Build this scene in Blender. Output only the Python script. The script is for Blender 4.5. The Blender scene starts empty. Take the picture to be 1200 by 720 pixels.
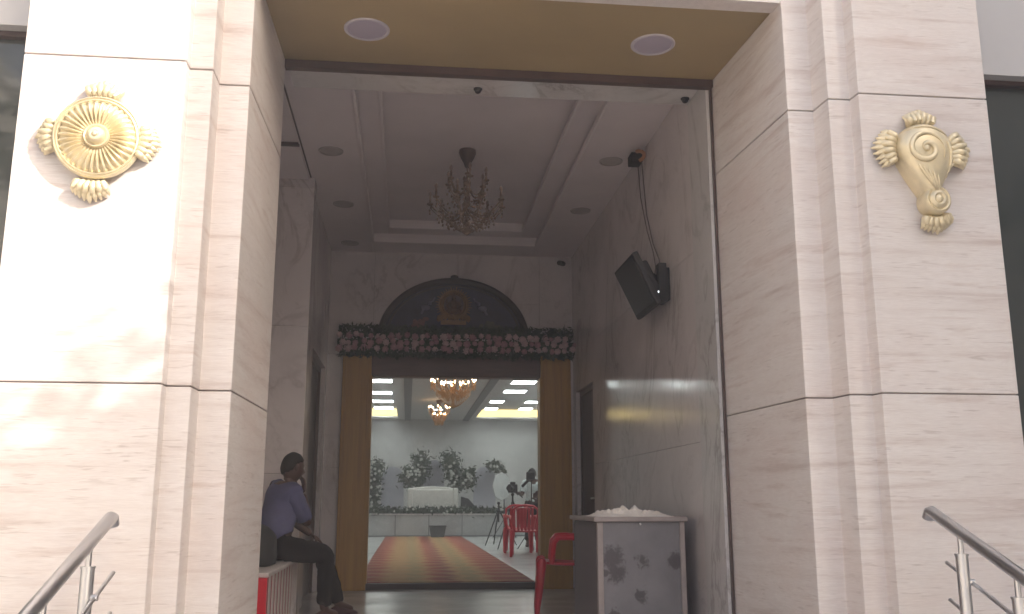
import bpy, bmesh, math, random
from mathutils import Vector, Matrix, noise
random.seed(7)
R_ = math.radians
sc = bpy.context.scene
COL = sc.collection

# ------------------------------------------------------------------ helpers
def link(o):
    COL.objects.link(o); return o

def thing(name, label, cat, loc=(0, 0, 0), rotz=0, group=None):
    o = bpy.data.objects.new(name, None); link(o)
    o.empty_display_size = .1
    o.location = loc; o.rotation_euler = (0, 0, rotz)
    o['label'] = label; o['category'] = cat
    if group: o['group'] = group
    return o

def tag(o, label, cat, group=None, kind=None):
    o['label'] = label; o['category'] = cat
    if group: o['group'] = group
    if kind: o['kind'] = kind
    return o

def part(name, bm, m, parent=None, world=True, smooth=False, bevel=0, seg=2, angle=40):
    """link a bmesh as ONE mesh object; world=True: its verts are in world space, shift by the root's place"""
    if world and parent is not None:
        root = parent
        while root.parent: root = root.parent
        bmesh.ops.translate(bm, verts=bm.verts, vec=-Vector(root.location))
    me = bpy.data.meshes.new(name)
    bmesh.ops.recalc_face_normals(bm, faces=bm.faces)
    bm.to_mesh(me); bm.free()
    if m: me.materials.append(m)
    if smooth:
        for p in me.polygons: p.use_smooth = True
        try: me.set_sharp_from_angle(angle=R_(angle))
        except Exception: pass
    o = bpy.data.objects.new(name, me); link(o)
    if parent is not None: o.parent = parent
    if bevel:
        b = o.modifiers.new('bevel', 'BEVEL'); b.width = bevel; b.segments = seg
        b.limit_method = 'ANGLE'; b.angle_limit = R_(40)
    return o

def single(name, bm, m, label, cat, loc, group=None, **k):
    """a thing that is one mesh, its origin at its base"""
    bmesh.ops.translate(bm, verts=bm.verts, vec=-Vector(loc))
    o = part(name, bm, m, None, **k); o.location = loc
    return tag(o, label, cat, group)

def struct(name, bm, m, **k):
    o = part(name, bm, m, None, **k); o['kind'] = 'structure'; return o

def NB(): return bmesh.new()

def box(bm, x0, x1, y0, y1, z0, z1, M=None):
    vs = [Vector((x, y, z)) for x in (x0, x1) for y in (y0, y1) for z in (z0, z1)]
    if M is not None: vs = [M @ v for v in vs]
    v = [bm.verts.new(p) for p in vs]
    for f in ((0, 1, 3, 2), (4, 6, 7, 5), (0, 4, 5, 1), (2, 3, 7, 6), (0, 2, 6, 4), (1, 5, 7, 3)):
        bm.faces.new([v[i] for i in f])
    return v

def prism(bm, poly, z0, z1, M=None):
    """poly: 2D points extruded along z (or through M)"""
    n = len(poly)
    a = [Vector((p[0], p[1], z0)) for p in poly]; b = [Vector((p[0], p[1], z1)) for p in poly]
    if M is not None: a = [M @ p for p in a]; b = [M @ p for p in b]
    A = [bm.verts.new(p) for p in a]; B = [bm.verts.new(p) for p in b]
    bm.faces.new(A[::-1]); bm.faces.new(B)
    for i in range(n): bm.faces.new((A[i], A[(i + 1) % n], B[(i + 1) % n], B[i]))

def frame_of(d):
    d = Vector(d).normalized()
    u = d.orthogonal().normalized(); return u, d.cross(u).normalized(), d

def tube(bm, pts, r, n=10, caps=True, r_end=None):
    pts = [Vector(p) for p in pts]; N = len(pts)
    rs = r if isinstance(r, (list, tuple)) else [r + ((r_end if r_end is not None else r) - r) * i / max(1, N - 1) for i in range(N)]
    rings = []; u0 = None
    for i, p in enumerate(pts):
        d = (pts[min(i + 1, N - 1)] - pts[max(i - 1, 0)]).normalized()
        if u0 is None: u0 = d.orthogonal().normalized()
        u = (u0 - d * u0.dot(d)); u = u.normalized() if u.length > 1e-6 else d.orthogonal().normalized()
        u0 = u; w = d.cross(u)
        rings.append([bm.verts.new(p + (u * math.cos(t) + w * math.sin(t)) * rs[i]) for t in [2 * math.pi * k / n for k in range(n)]])
    for a, b in zip(rings, rings[1:]):
        for k in range(n): bm.faces.new((a[k], a[(k + 1) % n], b[(k + 1) % n], b[k]))
    if caps:
        bm.faces.new(rings[0][::-1]); bm.faces.new(rings[-1])

def lathe(bm, prof, M=None, n=24, ripple=None):
    """prof: (radius, height) along local z, placed by M"""
    M = M or Matrix.Identity(4); rings = []
    for j, (r, h) in enumerate(prof):
        if r < 1e-5: rings.append([bm.verts.new(M @ Vector((0, 0, h)))]); continue
        ring = []
        for k in range(n):
            t = 2 * math.pi * k / n
            hh = h + (ripple(j, k, t) if ripple else 0)
            ring.append(bm.verts.new(M @ Vector((r * math.cos(t), r * math.sin(t), hh))))
        rings.append(ring)
    for a, b in zip(rings, rings[1:]):
        if len(a) == 1 and len(b) == 1: continue
        for k in range(n):
            k2 = (k + 1) % n
            if len(a) == 1: bm.faces.new((a[0], b[k2], b[k]))
            elif len(b) == 1: bm.faces.new((a[k], a[k2], b[0]))
            else: bm.faces.new((a[k], a[k2], b[k2], b[k]))
    if len(rings[0]) > 1: bm.faces.new(rings[0][::-1])
    if len(rings[-1]) > 1: bm.faces.new(rings[-1])

def ball(bm, c, r, sub=2, scale=(1, 1, 1), M=None):
    m = Matrix.Translation(c) @ (M or Matrix.Identity(4)) @ Matrix.Diagonal((r * scale[0], r * scale[1], r * scale[2], 1))
    return bmesh.ops.create_icosphere(bm, subdivisions=sub, radius=1, matrix=m)['verts']

def basis(o, x, y, z):
    M = Matrix((Vector(x).to_4d(), Vector(y).to_4d(), Vector(z).to_4d(), (0, 0, 0, 1))).transposed()
    for i in range(3): M[3][i] = 0
    M[0][3], M[1][3], M[2][3] = o; M[3][3] = 1
    return M
def facing(o):     # local z looks out of a wall towards -Y, local y is up, local x right
    return basis(o, (1, 0, 0), (0, 0, 1), (0, -1, 0))

def copy_tree(o, parent=None):
    c = o.copy(); link(c)
    if parent is not None: c.parent = parent
    for ch in list(o.children): copy_tree(ch, c)
    return c

def leaf(bm, c, size, d=None):
    d = d or Vector((random.gauss(0, 1), random.gauss(0, 1), random.gauss(0, 1)))
    d.normalize(); u = d.orthogonal().normalized()
    u = Matrix.Rotation(random.random() * 6.28, 3, d) @ u; w = d.cross(u)
    L, W = size * random.uniform(.7, 1.3), size * random.uniform(.28, .45)
    c = Vector(c)
    bm.faces.new([bm.verts.new(p) for p in (c - u * L, c - w * W + d * .1 * L, c + u * L, c + w * W + d * .1 * L)])

# ------------------------------------------------------------------ materials
def mat(name, col=(.5, .5, .5), rough=.5, metal=0, spec=.5):
    m = bpy.data.materials.new(name); m.use_nodes = True
    b = m.node_tree.nodes['Principled BSDF']
    b.inputs['Base Color'].default_value = (*col, 1); b.inputs['Roughness'].default_value = rough
    b.inputs['Metallic'].default_value = metal; b.inputs['Specular IOR Level'].default_value = spec
    return m
class NT:
    def __init__(s, m): s.m = m; s.t = m.node_tree; s.b = s.t.nodes['Principled BSDF']
    def n(s, kind, **k):
        x = s.t.nodes.new(kind)
        for a, v in k.items(): setattr(x, a, v)
        return x
    def l(s, a, b): s.t.links.new(a, b)
    def coords(s, scale, world=False, rot=(0, 0, 0)):
        mp = s.n('ShaderNodeMapping'); mp.inputs['Scale'].default_value = scale; mp.inputs['Rotation'].default_value = rot
        if world: s.l(s.n('ShaderNodeNewGeometry').outputs['Position'], mp.inputs['Vector'])
        else: s.l(s.n('ShaderNodeTexCoord').outputs['Object'], mp.inputs['Vector'])
        return mp.outputs[0]
    def noise(s, vec, scale, detail=4, rough=.55, dist=0):
        x = s.n('ShaderNodeTexNoise'); x.inputs['Scale'].default_value = scale; x.inputs['Detail'].default_value = detail
        x.inputs['Roughness'].default_value = rough; x.inputs['Distortion'].default_value = dist
        s.l(vec, x.inputs['Vector']); return x.outputs['Fac']
    def ramp(s, fac, stops):
        x = s.n('ShaderNodeValToRGB'); e = x.color_ramp.elements
        while len(e) < len(stops): e.new(.5)
        for k, (p, c) in enumerate(stops):
            e[k].position = p; e[k].color = (*c, 1) if len(c) == 3 else c
        s.l(fac, x.inputs['Fac']); return x.outputs['Color']
    def mix(s, fac, a, b, mode='MIX'):
        x = s.n('ShaderNodeMix', data_type='RGBA', blend_type=mode)
        for i, v in ((0, fac), (6, a), (7, b)):
            if isinstance(v, (int, float)): x.inputs[i].default_value = v
            elif isinstance(v, tuple): x.inputs[i].default_value = (*v, 1)
            else: s.l(v, x.inputs[i])
        return x.outputs[2]
    def math(s, op, a, b=0):
        x = s.n('ShaderNodeMath', operation=op)
        for i, v in enumerate((a, b)):
            if isinstance(v, (int, float)): x.inputs[i].default_value = v
            else: s.l(v, x.inputs[i])
        return x.outputs[0]
    def bump(s, h, strength=.2, dist=.01):
        x = s.n('ShaderNodeBump'); x.inputs['Strength'].default_value = strength; x.inputs['Distance'].default_value = dist
        s.l(h, x.inputs['Height']); s.l(x.outputs[0], s.b.inputs['Normal'])
    def color(s, c): s.l(c, s.b.inputs['Base Color'])
    def rough(s, c): s.l(c, s.b.inputs['Roughness'])
G = lambda v: (v, v, v)

def varied(name, col, amount=.25, scale=6, rough=.5, metal=0, bump=0, stretch=(1, 1, 1)):
    m = mat(name, col, rough, metal); t = NT(m)
    v = t.coords(stretch); f = t.noise(v, scale, 6, .6)
    lo = tuple(c * (1 - amount) for c in col); hi = tuple(min(1, c * (1 + amount)) for c in col)
    t.color(t.ramp(f, [(.3, lo), (.7, hi)]))
    r = t.math('MULTIPLY_ADD', f, .25); t.t.nodes[-1].inputs[2].default_value = rough - .12
    t.rough(r)
    if bump: t.bump(f, bump, .01)
    return m

def make_travertine():
    m = mat('travertine', (.6, .54, .5), .5); t = NT(m)
    v = t.coords((.55, .55, 7), world=True)
    bands = t.noise(v, 1.6, 9, .62, .35)
    c1 = t.ramp(bands, [(.30, (.53, .44, .41)), (.44, (.70, .645, .62)), (.57, (.75, .705, .685)), (.70, (.565, .47, .43))])
    v2 = t.coords((.8, .8, 1.3), world=True)
    blot = t.noise(v2, 1.3, 5, .6)
    c2 = t.mix(t.math('MULTIPLY', t.ramp(blot, [(.45, G(0)), (.75, G(1))]), .45), c1, (.63, .485, .445))
    v3 = t.coords((9, 9, 95), world=True)           # small dark pits, drawn out along the bedding
    pit = t.noise(v3, 1.0, 3, .5)
    gate = t.noise(t.coords((.9, .9, 6), world=True), 1.5, 4, .6)
    pm = t.math('MULTIPLY', t.ramp(pit, [(.60, G(0)), (.67, G(1))]), t.ramp(gate, [(.42, G(0)), (.56, G(1))]))
    c3 = t.mix(t.math('MULTIPLY', pm, .42), c2, (.34, .26, .23))
    fine = t.noise(t.coords((6, 6, 60), world=True), 3, 6, .6)
    c4 = t.mix(.22, c3, t.ramp(fine, [(.3, (.42, .36, .33)), (.7, (.82, .78, .74))]), 'MIX')
    t.color(c4)
    t.rough(t.ramp(blot, [(.3, G(.38)), (.7, G(.55))]))
    t.bump(pm, -.25, .004)
    return m

def make_marble(name, base, dark, rough=.1, vein=.8):
    m = mat(name, base, rough); t = NT(m)
    v = t.coords((1, 1, 1), world=True, rot=(.5, .7, .3))
    cloud = t.noise(v, .9, 6, .6, .8)
    c = t.ramp(cloud, [(.3, tuple(x * .84 for x in base)), (.65, base)])
    n1 = t.noise(t.coords((1.0, 1.0, .55), world=True, rot=(.4, .6, .2)), .9, 8, .6, 1.2)
    a1 = t.math('ABSOLUTE', t.math('SUBTRACT', n1, .5))
    v1 = t.ramp(a1, [(0, G(1)), (.022, G(0))])
    n2 = t.noise(t.coords((1.3, 1.3, .8), world=True, rot=(-.6, .5, 1)), 2.0, 8, .6, 1.6)
    v2 = t.ramp(t.math('ABSOLUTE', t.math('SUBTRACT', n2, .52)), [(0, G(.55)), (.016, G(0))])
    patch = t.ramp(cloud, [(.38, G(1)), (.62, G(.1))])
    f = t.math('MULTIPLY', t.math('MAXIMUM', v1, v2), patch)
    t.color(t.mix(t.math('MULTIPLY', f, vein), c, dark))
    t.rough(t.ramp(cloud, [(.3, G(rough * .7)), (.7, G(rough * 1.5))]))
    t.bump(t.noise(t.coords((1, 1, 1), world=True), 2.6, 2, .5), .10, .012)
    return m

M = {}
M['travertine'] = make_travertine()
M['joint'] = mat('dark_joint_gap', (.24, .20, .185), .9)  # dark core that shows in the joints between slabs
M['marble'] = make_marble('grey_white_marble', (.67, .62, .615), (.27, .23, .22), .13, .6)
M['marble_light'] = make_marble('white_marble', (.62, .60, .59), (.32, .29, .28), .12)
M['plaster'] = varied('painted_gypsum', (.72, .66, .665), .05, 2, .7)
M['fascia'] = varied('grey_fascia', (.52, .51, .51), .06, 1.2, .45)
M['soffit'] = varied('ochre_panel', (.35, .265, .145), .12, 1.4, .45, stretch=(.6, 1, 1))
M['brown'] = varied('dark_brown_metal', (.075, .045, .04), .25, 5, .4)
M['gold'] = varied('gold_paint', (.80, .69, .47), .2, 7, .40, .5)
M['glass_dark'] = mat('dark_window_glass', (.06, .066, .062), .05, 0, .7)
M['steel'] = varied('stainless_steel', (.62, .62, .63), .08, 8, .33, 1, stretch=(1, 1, .2))
M['lamp_ring'] = mat('lamp_ring', (.50, .46, .50), .4)
M['lamp_lens'] = varied('frosted_lens', (.40, .355, .43), .04, 6, .55)
M['lamp_off'] = varied('unlit_lamp_lens', (.40, .36, .35), .06, 6, .5)
M['black'] = varied('black_plastic', (.016, .015, .016), .2, 6, .6)
M['screen'] = mat('dark_screen', (.012, .011, .012), .42)
M['white_plastic'] = mat('white_plastic', (.6, .58, .58), .4)
M['wire'] = mat('wire_grey', (.13, .115, .11), .6)
M['orange'] = mat('orange_plastic', (.40, .19, .10), .6)
M['red_plastic'] = varied('red_plastic', (.52, .010, .028), .12, 4, .32)
M['deepred'] = varied('deep_red_paint', (.30, .035, .05), .15, 5, .45)
M['cream'] = varied('white_paint_worn', (.50, .46, .45), .12, 5, .5)
M['cloth_white'] = varied('cream_cloth', (.80, .74, .66), .14, 9, .9)
M['cloth_dark'] = varied('dark_cloth', (.02, .021, .022), .3, 8, .95)
M['skin'] = varied('brown_skin', (.075, .036, .026), .12, 9, .5)
M['shirt'] = varied('lavender_blue_shirt', (.085, .088, .175), .12, 10, .9)
M['shirt_pale'] = varied('pale_shirt', (.50, .56, .56), .1, 10, .9)
M['trouser'] = varied('dark_trousers', (.010, .009, .010), .2, 9, .95)
M['hair'] = varied('black_hair', (.012, .010, .009), .3, 30, .6)
M['shoe'] = varied('dark_maroon_leather', (.055, .022, .024), .25, 12, .45)
M['hair'].node_tree.nodes['Principled BSDF'].inputs['Specular IOR Level'].default_value = .15
M['trouser'].node_tree.nodes['Principled BSDF'].inputs['Specular IOR Level'].default_value = .1
M['eye'] = mat('eye_white', (.5, .47, .45), .3)
M['leaf'] = varied('leaf_green', (.055, .075, .045), .5, 5, .6)
M['leaf_dark'] = varied('leaf_dark_green', (.026, .045, .022), .5, 5, .6)
M['bloom'] = varied('cream_bloom', (.42, .43, .39), .15, 20, .8)
M['rose'] = varied('pink_rose', (.38, .22, .23), .3, 9, .85)
M['rose_pale'] = varied('pale_pink_rose', (.50, .36, .36), .2, 9, .85)
M['hallwall'] = make_marble('hall_marble', (.56, .56, .54), (.40, .40, .39), .18, .5)
M['hallceil'] = varied('hall_ceiling_paint', (.50, .50, .49), .04, 1, .7)
M['beam'] = mat('grey_ceiling_strip', (.17, .175, .185), .6)
M['hallfloor'] = varied('polished_floor_tile', (.47, .48, .465), .06, 1.5, .22)
M['lobbyfloor'] = varied('grey_floor_tile', (.44, .43, .42), .07, 2, .2)
M['paving'] = varied('grey_paving', (.50, .475, .45), .12, 3, .8)
M['granite'] = varied('granite_step', (.36, .34, .33), .15, 30, .5)
M['asphalt'] = varied('asphalt', (.055, .055, .055), .3, 30, .9)
M['sofa'] = varied('white_sofa_fabric', (.60, .585, .545), .07, 10, .85)
M['lilac'] = varied('pale_lilac_panel', (.37, .37, .41), .05, 3, .75)
M['softbox'] = varied('pale_diffusion_cloth', (.44, .45, .44), .06, 6, .85)
M['pot'] = varied('dark_pot', (.055, .06, .06), .2, 8, .6)
M['stage'] = make_marble('stage_marble', (.44, .445, .44), (.3, .3, .31), .25, .5)
M['bark'] = varied('bark', (.09, .07, .05), .3, 8, .9)
M['treeleaf'] = varied('tree_leaf', (.055, .10, .03), .4, 2, .6)
M['stucco'] = varied('beige_stucco', (.48, .44, .38), .08, 1.5, .85)
M['cream_wall'] = varied('cream_stucco', (.70, .66, .60), .05, 1.2, .85)
M['darkdoor'] = varied('dark_wood_door', (.018, .012, .012), .3, 4, .4, stretch=(6, 6, .6))
M['arch_blue'] = varied('painted_night_blue', (.022, .022, .055), .5, 5, .5)
M['arch_rim'] = varied('dark_carved_wood', (.025, .014, .013), .3, 12, .5)
M['antique'] = varied('antique_gold', (.22, .115, .035), .35, 14, .5, .25)
M['figure'] = varied('carved_bronze_figure', (.13, .065, .03), .4, 18, .5, .2)
M['lotus_pink'] = varied('dusty_lotus_pink', (.20, .10, .09), .3, 14, .7)
M['lotus_green'] = varied('dusty_lotus_green', (.085, .09, .06), .3, 14, .7)
M['pale_bird'] = varied('pale_blue_paint', (.15, .15, .22), .3, 14, .7)

def make_wood():
    m = mat('golden_teak', (.3, .16, .04), .35); t = NT(m)
    f = t.noise(t.coords((9, 9, .5)), 2, 8, .65, .6)
    t.color(t.ramp(f, [(.25, (.28, .13, .018)), (.5, (.39, .20, .025)), (.75, (.46, .25, .04))]))
    t.rough(t.ramp(f, [(.3, G(.3)), (.7, G(.45))]))
    return m
M['teak'] = make_wood()
M['transom'] = varied('red_brown_panel', (.10, .055, .05), .2, 4, .45, stretch=(1, 1, 6))

def make_carpet():
    m = mat('striped_carpet', (.3, .1, .05), .95); t = NT(m)
    co = t.n('ShaderNodeTexCoord'); sx = t.n('ShaderNodeSeparateXYZ'); t.l(co.outputs['Object'], sx.inputs[0])
    wob = t.noise(t.coords((3, 3, 3)), 3, 3)
    x = t.math('ADD', t.math('MULTIPLY', sx.outputs['X'], .5), t.math('MULTIPLY', t.math('SUBTRACT', wob, .5), .09))
    bands = t.n('ShaderNodeValToRGB'); bands.color_ramp.interpolation = 'LINEAR'
    red, orange, olive, maroon = (.29, .050, .032), (.38, .21, .085), (.27, .20, .09), (.20, .04, .035)
    st = [(0, maroon), (.10, red), (.18, orange), (.27, orange), (.33, olive), (.40, orange), (.46, red), (.54, maroon),
          (.60, orange), (.68, olive), (.74, orange), (.82, red), (1, maroon)]
    e = bands.color_ramp.elements
    while len(e) < len(st): e.new(.5)
    for k, (p, c) in enumerate(st): e[k].position = p; e[k].color = (*c, 1)
    t.l(x, bands.inputs['Fac'])
    # cross stripes: a woven row every 0.62 m, ragged
    tri = t.math('PINGPONG', sx.outputs['Y'], .40); x = t.math('ADD', x, t.math('MULTIPLY', t.math('SUBTRACT', tri, .20), .15)); t.l(x, bands.inputs['Fac'])
    yy = t.math('ADD', sx.outputs['Y'], t.math('MULTIPLY', wob, .10))
    s = t.math('SINE', t.math('MULTIPLY', yy, 2 * math.pi / .62))
    f = t.ramp(s, [(.25, G(0)), (.75, G(1))])
    alt = t.mix(.45, bands.outputs['Color'], (.38, .25, .12))
    t.color(t.mix(f, bands.outputs['Color'], alt))
    t.bump(t.noise(t.coords((60, 60, 60)), 4, 3), .3, .006)
    return m
M['carpet'] = make_carpet()

def emit(name, col, strength):
    m = bpy.data.materials.new(name); m.use_nodes = True; t = m.node_tree; t.nodes.clear()
    e = t.nodes.new('ShaderNodeEmission'); o = t.nodes.new('ShaderNodeOutputMaterial')
    e.inputs[0].default_value = (*col, 1); e.inputs[1].default_value = strength
    t.links.new(e.outputs[0], o.inputs[0]); return m
HALL = .60
M['led'] = emit('led_panel', (.92, 1, .985), 11 * HALL)
M['cove'] = emit('cove_glow', (1, .76, .30), 1.5 * HALL)
M['bulb'] = emit('chandelier_bulb', (1, .66, .36), 16 * HALL)
M['led_dot'] = emit('tiny_standby_lamp', (.9, .95, 1), 1.2)
M['crystal'] = mat('amber_crystal', (.55, .33, .15), .15, .3)
M['crystal_off'] = varied('smoky_crystal', (.26, .185, .14), .4, 20, .25, .1)

# cabinet front: grey sheet with ink-like blotches of wear
def make_cab_front():
    m = mat('stained_grey_sheet', (.3, .29, .31), .45, .2); t = NT(m)
    v = t.coords((1, 1, 1)); g = t.noise(v, 4, 6, .6)
    base = t.ramp(g, [(.3, (.15, .143, .155)), (.7, (.205, .197, .21))])
    n = t.noise(v, 26, 5, .7, .5)
    tot = None
    for cx, cz, r in ((-.19, .60, .085), (-.165, .50, .075), (-.245, .50, .04), (.01, .575, .045), (.235, .58, .06), (-.005, .36, .05), (-.18, .22, .06)):
        sub = t.n('ShaderNodeVectorMath', operation='DISTANCE'); mp = t.n('ShaderNodeMapping')
        t.l(v, mp.inputs['Vector']); mp.inputs['Scale'].default_value = (1, 0, 1)
        t.l(mp.outputs[0], sub.inputs[0]); sub.inputs[1].default_value = (cx, 0, cz)
        k = t.math('SUBTRACT', 1, t.math('DIVIDE', t.math('ADD', sub.outputs['Value'], t.math('MULTIPLY', t.math('SUBTRACT', n, .5), .16)), r * 1.15)); t.t.nodes[-1].use_clamp = False
        k = t.math('MAXIMUM', k, 0)
        tot = k if tot is None else t.math('MAXIMUM', tot, k)
    n9 = t.noise(v, 60, 4, .6)
    mask = t.ramp(t.math('MULTIPLY', tot, t.math('MULTIPLY', n9, 2)), [(.12, G(0)), (.5, G(1))])
    t.color(t.mix(t.math('MULTIPLY', mask, .72), base, (.035, .024, .03)))
    return m
M['cab_front'] = make_cab_front()
M['cab_side'] = varied('mauve_grey_sheet', (.105, .085, .095), .2, 3, .5)
M['cab_post'] = varied('worn_laminate_edge', (.30, .255, .24), .15, 9, .55)

# ------------------------------------------------------------------ camera, light
cam_d = bpy.data.cameras.new('camera'); cam = link(bpy.data.objects.new('camera', cam_d))
cam_d.lens = 33.3; cam_d.sensor_width = 36; cam_d.clip_end = 500; cam_d.clip_start = .05
cam.location = (0, 0, .95); cam.rotation_euler = (R_(90 + 11.7), 0, R_(-6.2))
sc.camera = cam

SUN_AZ, SUN_EL = math.atan2(.766, -.643), R_(30)       # the sun stands to the right, behind the camera
world = bpy.data.worlds.new('World'); sc.world = world; world.use_nodes = True
wt = world.node_tree; bg = wt.nodes['Background']
sky = wt.nodes.new('ShaderNodeTexSky'); sky.sky_type = 'NISHITA'; sky.sun_disc = False
sky.sun_elevation = SUN_EL; sky.sun_rotation = SUN_AZ; sky.dust_density = 6; sky.air_density = 1.0; sky.ozone_density = .6
wt.links.new(sky.outputs[0], bg.inputs[0]); bg.inputs[1].default_value = .15
sd = bpy.data.lights.new('sun', 'SUN'); sd.energy = 2.5; sd.angle = R_(.5); sd.color = (1, .965, .92)
sun = link(bpy.data.objects.new('sun', sd))
sdir = Vector((math.sin(SUN_AZ) * math.cos(SUN_EL), math.cos(SUN_AZ) * math.cos(SUN_EL), math.sin(SUN_EL)))
sun.rotation_euler = sdir.to_track_quat('Z', 'Y').to_euler(); sun.location = (8, -8, 12)
sc.view_settings.view_transform = 'Standard'; sc.view_settings.look = 'None'
sc.view_settings.exposure = 1.5; sc.view_settings.gamma = 1
cy = sc.cycles
cy.use_denoising = True; cy.max_bounces = 9; cy.diffuse_bounces = 6; cy.glossy_bounces = 4
cy.sample_clamp_indirect = 6; cy.sample_clamp_direct = 0; cy.caustics_reflective = False; cy.caustics_refractive = False
sc.render.filter_size = 1.9

# ------------------------------------------------------------------ setting: grounds and ceilings
bm = NB(); box(bm, -60, 60, -60, 2.2, -.8, -.60); box(bm, -60, -3.2, 2.2, 40, -.8, -.60); box(bm, 5.2, 60, 2.2, 40, -.8, -.60)
struct('pavement', bm, M['paving'])
bm = NB(); box(bm, -3.2, 5.2, 2.2, 4.2, -.8, -.59); struct('step_base', bm, M['paving'])
bm = NB()
for i in range(4): box(bm, -3.2, 5.2, 2.75 + .32 * i, 4.2, -.59 + .147 * i, -.59 + .147 * (i + 1))
struct('entrance_steps', bm, M['granite'], bevel=.008)
bm = NB(); box(bm, -3.2, 5.2, 4.2, 11.1, -.6, 0); struct('lobby_floor', bm, M['lobbyfloor'])
bm = NB(); box(bm, -4.35, 6.35, 11.16, 30, -.2, .066); struct('hall_floor', bm, M['hallfloor'])
bm = NB(); box(bm, -.44, 1.538, 11.1, 11.16, -.1, .068); struct('door_threshold', bm, M['arch_rim'])
bm = NB(); box(bm, -60, 60, -19, -10, -.6, -.588); struct('road', bm, M['asphalt'])

# lobby ceiling: flat border, two stepped trays, painted gypsum
def ring_slab(bm, X0, X1, Y0, Y1, x0, x1, y0, y1, z0, z1):
    box(bm, X0, x0, Y0, Y1, z0, z1); box(bm, x1, X1, Y0, Y1, z0, z1)
    box(bm, x0, x1, Y0, y0, z0, z1); box(bm, x0, x1, y1, Y1, z0, z1)
bm = NB()
ring_slab(bm, -1.75, 2.1, 5.7, 11.3, -.467, 1.447, 6.45, 10.6, 3.90, 3.99)
ring_slab(bm, -.7, 1.7, 6.2, 10.9, -.285, 1.265, 6.62, 10.32, 3.99, 4.075)
box(bm, -.6, 1.6, 6.4, 10.7, 4.075, 4.3)
# small cornice strips running inside each step
for (x0, x1, y0, y1, z) in ((-.467, 1.447, 6.45, 10.6, 3.90), (-.285, 1.265, 6.62, 10.32, 3.99)):
    for a, b, c, d in ((x0, x0 + .028, y0, y1), (x1 - .028, x1, y0, y1), (x0 + .028, x1 - .028, y0, y0 + .028), (x0 + .028, x1 - .028, y1 - .028, y1)):
        box(bm, a, b, c, d, z - .022, z + .03)
struct('lobby_ceiling', bm, M['plaster'], bevel=.006)

# ------------------------------------------------------------------ the facade
fac = thing('entrance_facade', 'pale travertine entrance facade with stepped piers and ochre soffit over the doorway', 'building', (0, 4.4, -.6))
def courses(poly, inner, joints, zmin, zmax, name):
    bm = NB(); zs = [zmin] + joints + [zmax]
    for a, b in zip(zs, zs[1:]):
        prism(bm, poly, a + (.0035 if a != zmin else 0), b - (.0035 if b != zmax else 0))
    o = part(name, bm, M['travertine'], fac, bevel=.003, seg=1)
    bm = NB(); prism(bm, inner, zmin + .01, zmax - .01); part('joint_core', bm, M['joint'], o)
    return o
J = [-.14, 1.478, 3.05]
courses([(-1.86, 4.40), (-1.111, 4.40), (-1.111, 4.487), (-1.0, 4.487), (-1.0, 4.655), (-.85, 4.655), (-.828, 5.70), (-1.86, 5.70)],
        [(-1.85, 4.412), (-1.123, 4.412), (-1.123, 4.499), (-1.012, 4.499), (-1.012, 4.667), (-.862, 4.667), (-.841, 5.69), (-1.85, 5.69)], J, -.6, 5.6, 'pier')
courses([(3.012, 4.40), (2.298, 4.40), (2.292, 4.485), (2.172, 4.485), (2.160, 4.648), (2.018, 4.653), (1.955, 5.70), (3.012, 5.70)],
        [(3.0, 4.412), (2.31, 4.412), (2.304, 4.497), (2.184, 4.497), (2.172, 4.660), (2.030, 4.665), (1.968, 5.69), (3.0, 5.69)], J, -.6, 5.6, 'pier')
bm = NB(); prism(bm, [(-.99, 4.66), (2.15, 4.66), (2.15, 4.775), (-.99, 4.775)], 3.694, 5.6); part('lintel', bm, M['travertine'], fac)
bm = NB(); prism(bm, [(-.848, 4.779), (2.008, 4.779), (1.953, 5.70), (-.830, 5.70)], 3.698, 4.3); part('soffit', bm, M['soffit'], fac)
bm = NB(); box(bm, -.826, 1.951, 5.66, 5.715, 3.645, 3.696); box(bm, 1.938, 1.951, 5.69, 5.715, 0, 3.645)
part('opening_frame', bm, M['brown'], fac)
bm = NB(); box(bm, -.826, 1.938, 5.717, 6.13, 3.72, 4.35); box(bm, 1.918, 2.1, 5.717, 6.13, 0, 3.72); part('portal_lining', bm, M['marble_light'], fac)
for xa, xb in ((-8, -1.862), (3.014, 9)):
    bm = NB(); box(bm, xa, xb, 4.75, 5.0, 3.37, 5.6); part('fascia', bm, M['fascia'], fac)
for x0, x1 in ((-8, -1.864), (3.016, 9)):
    bm = NB(); box(bm, x0, x1, 4.86, 4.9, 0, 3.37); w = part('window', bm, M['glass_dark'], fac)
    bm = NB(); n = 4
    for i in range(n + 1):
        xx = x0 + (x1 - x0) * i / n; box(bm, xx - .03, xx + .03, 4.82, 4.858, 0, 3.34)
    box(bm, x0, x1, 4.815, 4.857, 3.34, 3.368)
    part('window_frame', bm, M['brown'], w)
    bm = NB(); box(bm, x0, x1, 4.8, 5.0, -.6, -.002); part('plinth', bm, M['granite'], fac)
bm = NB(); box(bm, -8, 9, 5.0, 11, 5.2, 5.6); part('roof', bm, M['fascia'], fac)

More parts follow.
